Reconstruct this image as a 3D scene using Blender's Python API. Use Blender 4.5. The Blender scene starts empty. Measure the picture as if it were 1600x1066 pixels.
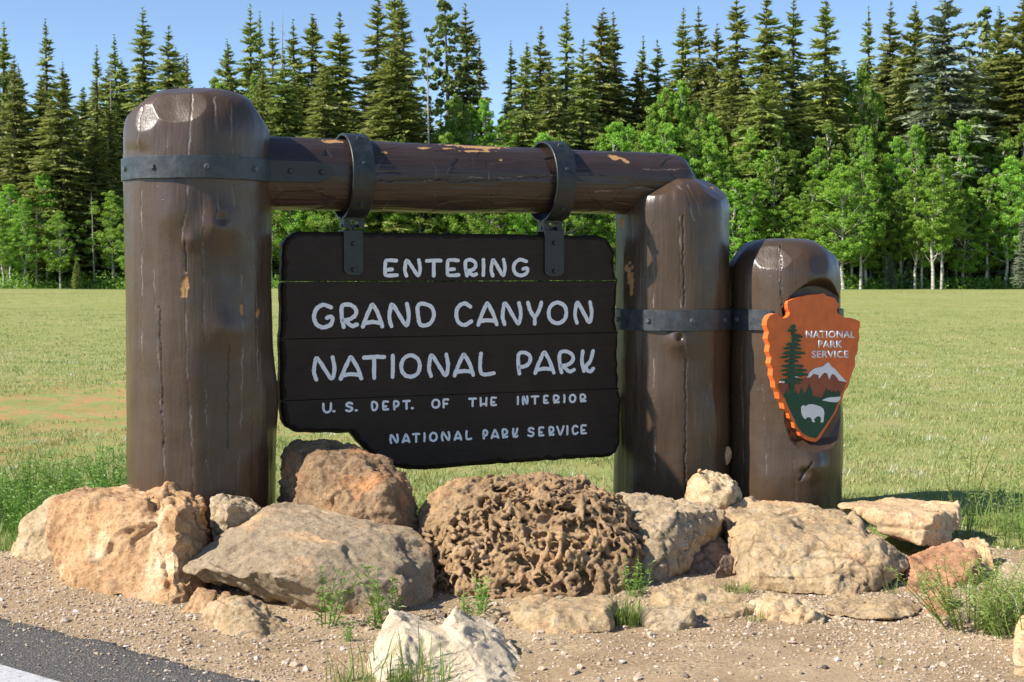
import bpy, bmesh, math, random
import numpy as np
from mathutils import Vector, Matrix
from mathutils.bvhtree import BVHTree

random.seed(7)
rng = np.random.default_rng(7)
SC = bpy.context.scene
COL = SC.collection

# ------------------------------------------------------------------ camera, sky, sun, exposure
EYE = 1.75
FPX = 2222.0
PITCH = math.atan(112 / FPX)
cam_d = bpy.data.cameras.new('camera')
cam = bpy.data.objects.new('camera', cam_d)
COL.objects.link(cam)
cam.location = (0, 0, EYE)
cam.rotation_euler = (math.pi / 2 - PITCH, 0, 0)
cam_d.lens = 50
cam_d.sensor_width = 36
cam_d.clip_start = 0.05
cam_d.clip_end = 3000
cam_d.dof.use_dof = True
cam_d.dof.focus_distance = 8.8
cam_d.dof.aperture_fstop = 9
SC.camera = cam

SUN_EL = math.radians(39)
SX, SY = -0.925, -0.380           # horizontal direction towards the sun
_n = math.hypot(SX, SY)
SX, SY = SX / _n, SY / _n
world = bpy.data.worlds.new('World')
SC.world = world
world.use_nodes = True
wn = world.node_tree
sky = wn.nodes.new('ShaderNodeTexSky')
sky.sky_type = 'NISHITA'
sky.sun_disc = False
sky.sun_elevation = SUN_EL
sky.sun_rotation = math.atan2(SX, SY)
sky.altitude = 3000
sky.air_density = 1.0
sky.dust_density = 0.1
sky.ozone_density = 2.2
wn.nodes['Background'].inputs['Strength'].default_value = 0.112
wn.links.new(sky.outputs[0], wn.nodes['Background'].inputs['Color'])

sun_d = bpy.data.lights.new('sun', 'SUN')
sun_d.energy = 5.0
sun_d.angle = math.radians(0.55)
sun_d.color = (1.0, 0.93, 0.83)
sun = bpy.data.objects.new('sun', sun_d)
COL.objects.link(sun)
sdir = Vector((SX * math.cos(SUN_EL), SY * math.cos(SUN_EL), math.sin(SUN_EL)))
sun.rotation_euler = sdir.to_track_quat('Z', 'Y').to_euler()
sun.location = (-20, -10, 20)

SC.view_settings.view_transform = 'Standard'
SC.view_settings.look = 'None'
SC.view_settings.gamma = 1
SC.view_settings.use_curve_mapping = False
SC.view_settings.exposure = 0.72
SC.render.engine = 'CYCLES'
SC.cycles.max_bounces = 6
SC.cycles.transparent_max_bounces = 8

# ------------------------------------------------------------------ helpers
CP, SP = math.cos(PITCH), math.sin(PITCH)


def at(px, py, Y):
    """the point of the place seen at photo pixel (px,py), Y metres ahead"""
    a = (px - 800) / FPX
    b = (533 - py) / FPX
    d = Vector((a, CP + b * SP, -SP + b * CP))
    return Vector((0, 0, EYE)) + d * (Y / d.y)


def proj(V):
    """photo pixels of an (n,3) array of points"""
    X, Y, Z = V[:, 0], V[:, 1], V[:, 2] - EYE
    dep = Y * CP - Z * SP
    up = Y * SP + Z * CP
    return 800 + FPX * X / dep, 533 - FPX * up / dep


def tag(o, label=None, cat=None, group=None, kind=None):
    if label: o['label'] = label
    if cat: o['category'] = cat
    if group: o['group'] = group
    if kind: o['kind'] = kind
    return o


def empty(name, loc, label=None, cat=None, group=None, rz=0):
    o = bpy.data.objects.new(name, None)
    o.empty_display_size = 0.2
    COL.objects.link(o)
    o.location = loc
    o.rotation_euler = (0, 0, rz)
    return tag(o, label, cat, group)


def np_mesh(name, V, F, mat=None, smooth=False, attrs=None):
    """mesh from numpy arrays; F is (n,3) or (n,4), or a list of both"""
    me = bpy.data.meshes.new(name)
    Fs = F if isinstance(F, list) else [F]
    Fs = [f for f in Fs if len(f)]
    nl = sum(f.size for f in Fs)
    nf = sum(len(f) for f in Fs)
    me.vertices.add(len(V))
    me.vertices.foreach_set('co', np.ascontiguousarray(V, dtype=np.float32).ravel())
    me.loops.add(nl)
    me.polygons.add(nf)
    me.loops.foreach_set('vertex_index', np.concatenate([f.ravel() for f in Fs]).astype(np.int32))
    tot = np.concatenate([np.full(len(f), f.shape[1], dtype=np.int32) for f in Fs])
    start = np.concatenate([[0], np.cumsum(tot)[:-1]]).astype(np.int32)
    me.polygons.foreach_set('loop_start', start)
    me.polygons.foreach_set('use_smooth', np.full(nf, smooth, dtype=bool))
    if attrs:
        for k, a in attrs.items():
            at_ = me.attributes.new(k, 'FLOAT', 'POINT')
            at_.data.foreach_set('value', np.ascontiguousarray(a, dtype=np.float32))
    me.update(calc_edges=True)
    me.validate()
    if mat: me.materials.append(mat)
    return me


def link(name, me, parent=None, loc=None):
    o = bpy.data.objects.new(name, me)
    COL.objects.link(o)
    if parent: o.parent = parent
    if loc is not None: o.location = loc
    return o


def bm_obj(name, bm, mat, parent=None, smooth=False, loc=None):
    me = bpy.data.meshes.new(name)
    bmesh.ops.recalc_face_normals(bm, faces=bm.faces)
    bm.to_mesh(me)
    bm.free()
    if smooth:
        me.polygons.foreach_set('use_smooth', np.full(len(me.polygons), True))
    me.materials.append(mat)
    return link(name, me, parent, loc)


# --- vectorised gradient noise
_P = np.random.default_rng(3).permutation(256)
_P = np.concatenate([_P, _P, _P])
_G = np.random.default_rng(4).normal(size=(256, 3))
_G /= np.linalg.norm(_G, axis=1)[:, None]


def noise3(p):
    i = np.floor(p).astype(np.int64)
    f = p - i
    i &= 255
    u = f * f * f * (f * (f * 6 - 15) + 10)
    out = 0
    for dx in (0, 1):
        for dy in (0, 1):
            for dz in (0, 1):
                h = _P[_P[_P[(i[:, 0] + dx) & 255] + ((i[:, 1] + dy) & 255)] + ((i[:, 2] + dz) & 255)]
                g = _G[h]
                d = (g[:, 0] * (f[:, 0] - dx) + g[:, 1] * (f[:, 1] - dy) + g[:, 2] * (f[:, 2] - dz))
                w = (u[:, 0] if dx else 1 - u[:, 0]) * (u[:, 1] if dy else 1 - u[:, 1]) * (u[:, 2] if dz else 1 - u[:, 2])
                out = out + w * d
    return out * 1.5


def fbm(p, oct=4, lac=2.03, gain=0.5):
    a, s, out = 1.0, 1.0, 0
    for k in range(oct):
        out = out + a * noise3(p * s + 17.3 * k)
        a *= gain
        s *= lac
    return out


def ridged(p, oct=3):
    a, s, out = 1.0, 1.0, 0
    for k in range(oct):
        out = out + a * (1 - 2 * np.abs(noise3(p * s + 9.1 * k)))
        a *= .5
        s *= 2.1
    return out


def cells(p, seed=0):
    """distance to nearest and second cell point and a tilted-plane value per cell"""
    i0 = np.floor(p).astype(np.int64)
    best = np.full(len(p), 9.0)
    sec = np.full(len(p), 9.0)
    val = np.zeros(len(p))
    for dx in (-1, 0, 1):
        for dy in (-1, 0, 1):
            for dz in (-1, 0, 1):
                c = i0 + (dx, dy, dz)
                h = _P[_P[_P[(c[:, 0] + seed) & 255] + (c[:, 1] & 255)] + (c[:, 2] & 255)]
                q = c + .5 + .45 * _G[h]
                v = p - q
                d = np.sqrt((v * v).sum(1))
                pl = (v * _G[(h * 7 + 3) & 255]).sum(1) + .5 * _G[(h * 5 + 1) & 255][:, 0]
                m = d < best
                sec = np.where(m, best, np.minimum(sec, d))
                val = np.where(m, pl, val)
                best = np.where(m, d, best)
    return best, sec, val


# --- materials
def new_mat(name):
    m = bpy.data.materials.new(name)
    m.use_nodes = True
    nt = m.node_tree
    nt.nodes.clear()
    out = nt.nodes.new('ShaderNodeOutputMaterial')
    return m, nt, out


class NT:
    def __init__(self, name):
        self.m, self.nt, self.out = new_mat(name)

    def n(self, t, **kw):
        nd = self.nt.nodes.new(t)
        for k, v in kw.items():
            setattr(nd, k, v)
        return nd

    def l(self, a, b):
        self.nt.links.new(a, b)

    def coord(self, obj=True, scale=None):
        tc = self.n('ShaderNodeTexCoord')
        o = tc.outputs['Object' if obj else 'Generated']
        if scale:
            mp = self.n('ShaderNodeMapping')
            mp.inputs['Scale'].default_value = scale
            self.l(o, mp.inputs['Vector'])
            return mp.outputs[0]
        return o

    def geo(self, scale=None):
        g = self.n('ShaderNodeNewGeometry')
        o = g.outputs['Position']
        if scale:
            mp = self.n('ShaderNodeMapping')
            mp.inputs['Scale'].default_value = scale
            self.l(o, mp.inputs['Vector'])
            return mp.outputs[0]
        return o

    def noise(self, vec, scale, detail=6, rough=.55, dist=0.0):
        nd = self.n('ShaderNodeTexNoise')
        nd.inputs['Scale'].default_value = scale
        nd.inputs['Detail'].default_value = detail
        nd.inputs['Roughness'].default_value = rough
        nd.inputs['Distortion'].default_value = dist
        self.l(vec, nd.inputs['Vector'])
        return nd.outputs['Fac']

    def voro(self, vec, scale, feature='F1', out='Distance'):
        nd = self.n('ShaderNodeTexVoronoi', feature=feature)
        nd.inputs['Scale'].default_value = scale
        self.l(vec, nd.inputs['Vector'])
        return nd.outputs[out]

    def ramp(self, fac, stops, interp='LINEAR'):
        nd = self.n('ShaderNodeValToRGB')
        nd.color_ramp.interpolation = interp
        el = nd.color_ramp.elements
        while len(el) > 1: el.remove(el[-1])
        for k, (p, c) in enumerate(stops):
            e = el[0] if k == 0 else el.new(p)
            e.position = p
            e.color = (c, c, c, 1) if isinstance(c, (int, float)) else (*c, 1)
        self.l(fac, nd.inputs['Fac'])
        return nd.outputs['Color']

    def mix(self, fac, a, b, mode='MIX'):
        nd = self.n('ShaderNodeMix', data_type='RGBA', blend_type=mode)
        for s, v in ((nd.inputs[0], fac), (nd.inputs[6], a), (nd.inputs[7], b)):
            if isinstance(v, (int, float)):
                s.default_value = v if s == nd.inputs[0] else (v, v, v, 1)
            elif isinstance(v, tuple):
                s.default_value = (*v, 1)
            else:
                self.l(v, s)
        return nd.outputs[2]

    def math(self, op, a, b=None):
        nd = self.n('ShaderNodeMath', operation=op)
        for k, v in enumerate((a, b)):
            if v is None: continue
            if isinstance(v, (int, float)): nd.inputs[k].default_value = v
            else: self.l(v, nd.inputs[k])
        return nd.outputs[0]

    def attr(self, name):
        nd = self.n('ShaderNodeAttribute')
        nd.attribute_name = name
        return nd.outputs['Fac']

    def bump(self, h, strength, dist, normal=None):
        nd = self.n('ShaderNodeBump')
        nd.inputs['Strength'].default_value = strength
        nd.inputs['Distance'].default_value = dist
        self.l(h, nd.inputs['Height'])
        if normal is not None: self.l(normal, nd.inputs['Normal'])
        return nd.outputs[0]

    def principled(self, color, rough=.9, normal=None, spec=.5, metal=0, coat=0):
        b = self.n('ShaderNodeBsdfPrincipled')
        for s, v in ((b.inputs['Base Color'], color), (b.inputs['Roughness'], rough)):
            if isinstance(v, tuple): s.default_value = (*v, 1)
            elif isinstance(v, (int, float)): s.default_value = v
            else: self.l(v, s)
        b.inputs['Specular IOR Level'].default_value = spec
        b.inputs['Metallic'].default_value = metal
        b.inputs['Coat Weight'].default_value = coat
        if normal is not None: self.l(normal, b.inputs['Normal'])
        self.l(b.outputs[0], self.out.inputs[0])
        return self.m


def rock_mat(name, base, light, dark, stain=None, stain_amt=.5, bump=.6, pits=.5, rough=.92, lichen=None):
    t = NT(name)
    v = t.geo()
    big = t.noise(v, 3.2, 6, .6)
    med = t.noise(v, 11, 10, .72, .2)
    fine = t.noise(v, 70, 8, .7)
    c = t.ramp(med, [(.28, dark), (.47, base), (.70, light)])
    if stain:
        m = t.ramp(big, [(.60 - .14 * stain_amt, 0.0), (.74 - .14 * stain_amt, 1.0)])
        c = t.mix(m, c, t.mix(t.ramp(fine, [(.3, 0.0), (.7, 1.0)]), stain, tuple(min(1, x * 1.35) for x in stain)))
    if lichen:
        l1 = t.noise(v, 22, 6, .7)
        m = t.ramp(l1, [(.56, 0.0), (.66, .8)])
        c = t.mix(m, c, lichen)
    c = t.mix(1.0, c, (1.04, .985, .875), 'MULTIPLY')
    sp = t.ramp(fine, [(.32, .52), (.46, 1.0), (.60, 1.10), (.72, 1.38)])
    c = t.mix(1.0, c, sp, 'MULTIPLY')
    pit_ = t.voro(v, 26)
    pm_ = t.math('MULTIPLY', t.ramp(pit_, [(.10, 1.0), (.20, 0.0)]), t.ramp(t.noise(v, 6, 4), [(.48, 0.0), (.58, .75)]))
    c = t.mix(pm_, c, tuple(x * .55 for x in dark))
    wide = t.ramp(t.noise(v, 1.6, 3), [(.35, .82), (.65, 1.12)])
    c = t.mix(1.0, c, wide, 'MULTIPLY')
    at_ = t.attr('dirt')
    c = t.mix(at_, c, tuple(x * .45 for x in dark))
    pv = t.voro(v, 34)
    pm = t.ramp(pv, [(.08, 0.0), (.26, 1.0)])
    pk = t.ramp(t.noise(v, 9, 3), [(.5, 0.0), (.62, pits)])
    h1 = t.mix(pk, 1.0, pm)
    nb = t.bump(t.noise(v, 24, 10, .75), bump * 1.0, .036)
    nb = t.bump(h1, .7, .01, nb)
    nb = t.bump(fine, bump * 1.0, .012, nb)
    return t.principled(c, rough, nb, .25)


def paint_mat(name, base, rough=.36, grain=(1, 1, 1), bumpk=1.0, spec=.6, splits=0, worn=(.50, .27, .10), crackc=(.24, .21, .19)):
    """thick glossy brown paint over hewn wood"""
    t = NT(name)
    v = t.coord()
    g = t.coord(scale=grain)
    a = t.noise(v, 2.5, 4)
    b = t.noise(g, 14, 6, .6)
    c = t.mix(t.ramp(a, [(.35, 0.0), (.65, 1.0)]), base, tuple(x * 1.35 for x in base))
    c = t.mix(t.ramp(b, [(.45, .0), (.85, .16)]), c, tuple(x * .7 for x in base))
    w = t.attr('chip')
    c = t.mix(w, c, t.mix(t.noise(g, 60, 4), worn, tuple(x * .55 for x in worn)))
    k = t.attr('crack')
    c = t.mix(k, c, crackc)
    kd = t.attr('gap')
    c = t.mix(kd, c, (.012, .010, .009))
    if splits:
        sv = t.coord(scale=(.9, 2, 13))
        sn = t.noise(sv, 1.7, 7, .62, .15)
        c = t.mix(t.ramp(sn, [(.488, 0.0), (.5, .9), (.512, 0.0)]), c, (.006, .005, .004))
    r = t.math('ADD', t.math('MULTIPLY', t.noise(v, 9, 5), .30), rough - .15)
    r = t.math('ADD', r, t.math('MULTIPLY', w, .5))
    dots = t.voro(v, 16)
    dm = t.ramp(dots, [(.03, 1.0), (.07, 0.0)])
    nb = t.bump(t.noise(g, 18, 8, .6), .10 * bumpk, .010)
    nb = t.bump(t.noise(v, 22, 5, .55), .16 * bumpk, .008, nb)
    nb = t.bump(t.noise(v, 90, 4, .5), .10 * bumpk, .003, nb)
    nb = t.bump(dm, .35 * bumpk, .003, nb)
    return t.principled(c, r, nb, spec)


def leaf_mat(name, stops, trans=.3, obj_var=.25, rough=.6, hue=.025):
    t = NT(name)
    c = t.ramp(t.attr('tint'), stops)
    oi = t.n('ShaderNodeObjectInfo')
    hs = t.n('ShaderNodeHueSaturation')
    t.l(t.math('ADD', t.math('MULTIPLY', oi.outputs['Random'], hue), .5 - hue * .35), hs.inputs['Hue'])
    t.l(t.math('ADD', t.math('MULTIPLY', oi.outputs['Random'], obj_var * 2), 1 - obj_var), hs.inputs['Value'])
    t.l(c, hs.inputs['Color'])
    d = t.n('ShaderNodeBsdfDiffuse')
    tr = t.n('ShaderNodeBsdfTranslucent')
    gl = t.n('ShaderNodeBsdfGlossy')
    gl.inputs['Roughness'].default_value = rough
    gl.inputs['Color'].default_value = (1, 1, 1, 1)
    t.l(hs.outputs[0], d.inputs['Color'])
    t.l(hs.outputs[0], tr.inputs['Color'])
    m1 = t.n('ShaderNodeMixShader')
    m1.inputs[0].default_value = trans
    t.l(d.outputs[0], m1.inputs[1])
    t.l(tr.outputs[0], m1.inputs[2])
    m2 = t.n('ShaderNodeMixShader')
    m2.inputs[0].default_value = .035
    t.l(m1.outputs[0], m2.inputs[1])
    t.l(gl.outputs[0], m2.inputs[2])
    t.l(m2.outputs[0], t.out.inputs[0])
    return t.m


def metal_mat(name, base, rough=.5):
    t = NT(name)
    v = t.coord()
    a = t.noise(v, 18, 8, .65)
    c = t.mix(t.ramp(a, [(.40, 0.0), (.66, 1.0)]), base, tuple(x * 2.1 for x in base))
    r = t.noise(v, 6, 3)
    c = t.mix(t.ramp(r, [(.66, 0.0), (.76, .35)]), c, (.16, .07, .035))
    nb = t.bump(t.noise(v, 45, 8, .7), .35, .006)
    return t.principled(c, t.math('ADD', t.math('MULTIPLY', a, .3), rough - .15), nb, .6)


M = {}
M['paint'] = paint_mat('brown_log_paint', (.058, .036, .022), .32, (6, 6, .5), 1.3, .55)
M['paint_log'] = paint_mat('brown_beam_paint', (.034, .022, .018), .34, (.5, 6, 6), 1.3, .6)
M['board'] = paint_mat('board_paint', (.021, .0128, .0088), .55, (.6, 3, 7), 1.8, .30, 1)
M['iron'] = metal_mat('blackened_iron', (.024, .029, .034), .42)
M['iron_dark'] = metal_mat('dark_iron', (.009, .012, .014), .45)
M['bolt'] = metal_mat('bolt_iron', (.05, .052, .056), .38)

t = NT('white_letter_paint')
v = t.geo()
c = t.ramp(t.noise(v, 40, 6, .7), [(.3, (.78, .78, .81)), (.5, (.88, .88, .91)), (.8, (.92, .92, .94))])
spk = t.ramp(t.noise(v, 130, 4, .6), [(.25, (.30, .25, .22)), (.31, (1.0, 1.0, 1.0))])
c = t.mix(1.0, c, spk, 'MULTIPLY')
M['white'] = t.principled(c, .5, t.bump(t.noise(v, 90, 4), .3, .002), .4)


def flat_paint(name, col, var=.12, rough=.45):
    t = NT(name)
    v = t.geo()
    c = t.mix(t.ramp(t.noise(v, 12, 5), [(.35, 0.0), (.7, 1.0)]), tuple(x * (1 - var) for x in col), tuple(min(1, x * (1 + var)) for x in col))
    return t.principled(c, rough, t.bump(t.noise(v, 60, 5), .12, .003), .4)


M['orange'] = flat_paint('arrowhead_orange', (.72, .155, .034))
M['arrow_brown'] = flat_paint('arrowhead_brown', (.28, .075, .035))
M['arrow_green'] = flat_paint('arrowhead_green', (.006, .065, .033))
M['arrow_white'] = flat_paint('arrowhead_white', (.78, .79, .83), .05)

# ------------------------------------------------------------------ ground
def shoulder_edge(x):
    """Y where the gravel shoulder gives way to meadow"""
    q = np.stack([x * .9, x * 0, x * 0 + 3.3], 1)
    return 8.95 + .35 * noise3(q) + .18 * noise3(q * 4.1)


def ground_z(x, y):
    q = np.stack([x * .05, y * .05, x * 0], 1)
    base = .22 * noise3(q) * np.clip((y - 14) / 30, 0, 1)
    q2 = np.stack([x * .8, y * .8, x * 0 + 2], 1)
    near = .03 * noise3(q2) * np.clip((y - 9.2) / 2, 0, 1)
    hill = np.clip(y - 137, 0, None) * .10
    return base + near + hill - .02


t = NT('meadow_turf')
v = t.geo()
n1 = t.noise(v, .18, 5, .6)
n2 = t.noise(v, 1.0, 10, .78)
n3 = t.noise(v, 11, 8, .75)
c = t.ramp(n2, [(.30, (.16, .21, .06)), (.46, (.25, .30, .09)), (.58, (.34, .34, .14)), (.70, (.29, .33, .14))])
c = t.mix(t.ramp(n1, [(.42, 0.0), (.62, .75)]), c, (.245, .285, .085))
c = t.mix(t.ramp(n3, [(.30, .8), (.45, 0.0)]), c, (.18, .20, .075))
c = t.mix(t.ramp(n3, [(.62, 0.0), (.72, .7)]), c, (.44, .42, .29))
# bare reddish earth showing through near the sign
sep = t.n('ShaderNodeSeparateXYZ')
t.l(v, sep.inputs[0])
near = t.n('ShaderNodeMapRange')
vm = t.n('ShaderNodeVectorMath', operation='DISTANCE')
mpv = t.n('ShaderNodeMapping')
mpv.inputs['Scale'].default_value = (.8, .8, 0)
t.l(v, mpv.inputs['Vector'])
t.l(mpv.outputs[0], vm.inputs[0])
vm.inputs[1].default_value = (-5.8 * .8, 18.3 * .8, 0)
for k, x in enumerate((1.0, 5.2, 1.0, .22)): near.inputs[k + 1].default_value = x
t.l(vm.outputs['Value'], near.inputs[0])
soilm = t.ramp(t.noise(v, 2.2, 9, .8), [(.47, 0.0), (.55, 1.0)])
c = t.mix(t.math('MULTIPLY', t.math('MULTIPLY', t.math('MULTIPLY', near.outputs[0], soilm), t.ramp(n3, [(.40, .25), (.52, 1.0)])), .9), c, (.50, .24, .11))
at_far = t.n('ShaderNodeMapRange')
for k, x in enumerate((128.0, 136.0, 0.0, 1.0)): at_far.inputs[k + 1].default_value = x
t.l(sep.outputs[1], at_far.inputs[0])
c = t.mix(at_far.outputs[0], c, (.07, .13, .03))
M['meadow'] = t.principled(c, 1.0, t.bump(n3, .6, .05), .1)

xs = np.concatenate([-np.geomspace(420, 8, 60), np.linspace(-7.6, 7.6, 90), np.geomspace(8, 420, 60)])
ys = np.concatenate([np.linspace(-60, 2, 12), np.linspace(2.5, 20, 90), np.geomspace(20.5, 135, 70), np.linspace(137, 420, 40)])
GX, GY = np.meshgrid(xs, ys)
V = np.stack([GX.ravel(), GY.ravel(), ground_z(GX.ravel(), GY.ravel())], 1)


def grid_faces(nu, nv, wrap=False):
    i = np.arange(nu if wrap else nu - 1)
    j = np.arange(nv - 1)
    I, J = np.meshgrid(i, j)
    I, J = I.ravel(), J.ravel()
    I2 = (I + 1) % nu
    return np.stack([J * nu + I, J * nu + I2, (J + 1) * nu + I2, (J + 1) * nu + I], 1)


tag(link('meadow', np_mesh('meadow', V, grid_faces(len(xs), len(ys)), M['meadow'], True)), kind='structure')

# gravel shoulder
t = NT('gravel_dirt')
v = t.geo()
n1 = t.noise(v, 1.4, 6, .6)
n2 = t.noise(v, 42, 8, .75)
vo = t.voro(v, 75, out='Color')
vd = t.voro(v, 75)
c = t.ramp(n1, [(.36, (.29, .205, .115)), (.52, (.37, .268, .16)), (.66, (.44, .332, .21))])
vs_ = t.n('ShaderNodeSeparateColor')
t.l(vo, vs_.inputs[0])
cellc = t.ramp(vs_.outputs[0], [(0, .62), (.5, .95), (1, 1.35)])
c = t.mix(t.ramp(t.noise(v, 3.1, 5), [(.44, .35), (.60, 1.0)]), c, t.mix(1.0, c, cellc, 'MULTIPLY'))
c = t.mix(t.ramp(n2, [(.30, .40), (.44, 0.0)]), c, (.20, .15, .10))
c = t.mix(t.ramp(n2, [(.60, 0.0), (.70, .6)]), c, (.62, .50, .38))
# finer, browner soil right in front of the rocks
M['gravel'] = t.principled(c, .95, t.bump(t.noise(v, 55, 6, .7), .55, .012, t.bump(n2, .35, .012)), .2)
xs2 = np.linspace(-9, 9, 420)
ts = np.linspace(0, 1, 170)
GX, GT = np.meshgrid(xs2, ts)
ye = shoulder_edge(GX.ravel())
yy = 3.2 + (ye - 3.2) * GT.ravel()
q = np.stack([GX.ravel() * 1.7, yy * 1.7, yy * 0 + 5], 1)
zz = -.004 + .012 * (fbm(q, 4) + .4) + .004 * fbm(q * 9, 2)
zz = np.where(GT.ravel() > .985, -.05, zz)
shoulder_V = np.stack([GX.ravel(), yy, zz], 1)
sh = link('gravel_shoulder', np_mesh('gravel_shoulder', shoulder_V, grid_faces(len(xs2), len(ts)), M['gravel'], True))
tag(sh, kind='structure')

# asphalt corner and its painted line; edge direction from the photograph
t = NT('asphalt')
v = t.geo()
n2 = t.noise(v, 120, 6, .8)
vo = t.voro(v, 95)
c = t.ramp(n2, [(.32, (.050, .048, .047)), (.52, (.105, .100, .095)), (.70, (.22, .20, .175))])
c = t.mix(t.ramp(t.noise(v, 35, 4, .7), [(.56, 0.0), (.64, .8)]), c, (.30, .245, .18))
M['asphalt'] = t.principled(c, .9, t.bump(vo, .8, .008, t.bump(n2, .6, .006)), .3)
E0, E1 = np.array([-2.55, 7.02]), np.array([-1.24, 6.02])
ed = (E1 - E0) / np.linalg.norm(E1 - E0)
en = np.array([-abs(ed[1]), -abs(ed[0])])
en = np.array([ed[1], -ed[0]])          # towards the road
if en[1] > 0: en = -en
ss = np.linspace(-9, 6, 700)
ww = np.concatenate([[0, .004, .012, .03], np.linspace(.06, 5.5, 60)])
S, W = np.meshgrid(ss, ww)
S, W = S.ravel(), W.ravel()
q = np.stack([S * 3, S * 0, S * 0], 1)
rag = .07 * noise3(q) + .045 * noise3(q * 3.7) + .028 * noise3(q * 11)
off = W + rag * np.clip(1 - W / .5, 0, 1)
z = np.where(W < .002, -.02, np.minimum(.020, .004 + W * .35)) + .0015 * noise3(np.stack([S * 30, W * 30, S * 0], 1))
Vr = np.stack([E0[0] + ed[0] * S + en[0] * off, E0[1] + ed[1] * S + en[1] * off, z + .012], 1)
tag(link('road', np_mesh('road', Vr, grid_faces(len(ss), len(ww)), M['asphalt'], True)), kind='structure')
t = NT('road_line_paint')
v = t.geo()
c = t.ramp(t.noise(v, 60, 8, .7), [(.33, (.22, .21, .20)), (.47, (.46, .46, .46)), (.7, (.56, .56, .57))])
M['line'] = t.principled(c, .8, t.bump(t.noise(v, 100, 5), .5, .004), .3)
Lp = np.array([at(0, 1047, 6.09)[:2]])[0]
o0 = float(((Lp - E0) * en).sum())
ww = np.linspace(o0, o0 + .34, 12)
S, W = np.meshgrid(np.linspace(-8, 5, 300), ww)
S, W = S.ravel(), W.ravel()
W2 = W + .004 * noise3(np.stack([S * 20, S * 0, S * 0], 1))
Vl = np.stack([E0[0] + ed[0] * S + en[0] * W2, E0[1] + ed[1] * S + en[1] * W2, S * 0 + .0395], 1)
tag(link('road_marking', np_mesh('road_marking', Vl, grid_faces(300, 12), M['line'], True)), kind='structure')


def road_side(x, y):
    """distance past the asphalt edge (positive on the road)"""
    return (x - E0[0]) * en[0] + (y - E0[1]) * en[1]


# ------------------------------------------------------------------ trees
def tube(pts, rads, n=7):
    pts = np.array(pts, float)
    V, F = [], []
    for k, p in enumerate(pts):
        d = pts[min(k + 1, len(pts) - 1)] - pts[max(k - 1, 0)]
        d = d / (np.linalg.norm(d) + 1e-9)
        a = np.cross(d, (1, 0, 0) if abs(d[0]) < .8 else (0, 1, 0))
        a /= np.linalg.norm(a)
        b = np.cross(d, a)
        for j in range(n):
            th = 2 * math.pi * j / n
            V.append(p + rads[k] * (math.cos(th) * a + math.sin(th) * b))
    for k in range(len(pts) - 1):
        for j in range(n):
            F.append((k * n + j, k * n + (j + 1) % n, (k + 1) * n + (j + 1) % n, (k + 1) * n + j))
    return np.array(V), np.array(F)


def merge(parts):
    Vs, Fs, o = [], [], 0
    for V, F in parts:
        Vs.append(V)
        Fs.append(F + o)
        o += len(V)
    return np.concatenate(Vs), np.concatenate(Fs)


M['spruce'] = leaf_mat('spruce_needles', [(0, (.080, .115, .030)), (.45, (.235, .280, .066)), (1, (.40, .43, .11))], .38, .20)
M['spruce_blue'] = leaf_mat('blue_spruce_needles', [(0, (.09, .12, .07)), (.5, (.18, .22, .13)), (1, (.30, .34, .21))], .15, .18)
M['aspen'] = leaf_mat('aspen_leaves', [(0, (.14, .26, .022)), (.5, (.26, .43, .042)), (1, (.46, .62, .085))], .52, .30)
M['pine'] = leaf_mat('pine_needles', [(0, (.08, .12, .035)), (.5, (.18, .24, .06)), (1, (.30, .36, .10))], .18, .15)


def bark_mat(name, a, b, sc):
    t = NT(name)
    v = t.coord(scale=sc)
    c = t.ramp(t.noise(v, 4, 6, .7), [(.38, a), (.52, b), (.8, tuple(min(1, x * 1.2) for x in b))])
    return t.principled(c, .9, t.bump(t.noise(v, 12, 5), .5, .02), .2)


M['bark_dark'] = bark_mat('spruce_bark', (.06, .045, .035), (.13, .10, .08), (2, 2, .4))
M['bark_white'] = bark_mat('aspen_bark', (.10, .09, .07), (.52, .50, .42), (.6, .6, 1.6))
M['bark_grey'] = bark_mat('dead_wood', (.20, .18, .16), (.38, .35, .32), (2, 2, .5))


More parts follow.
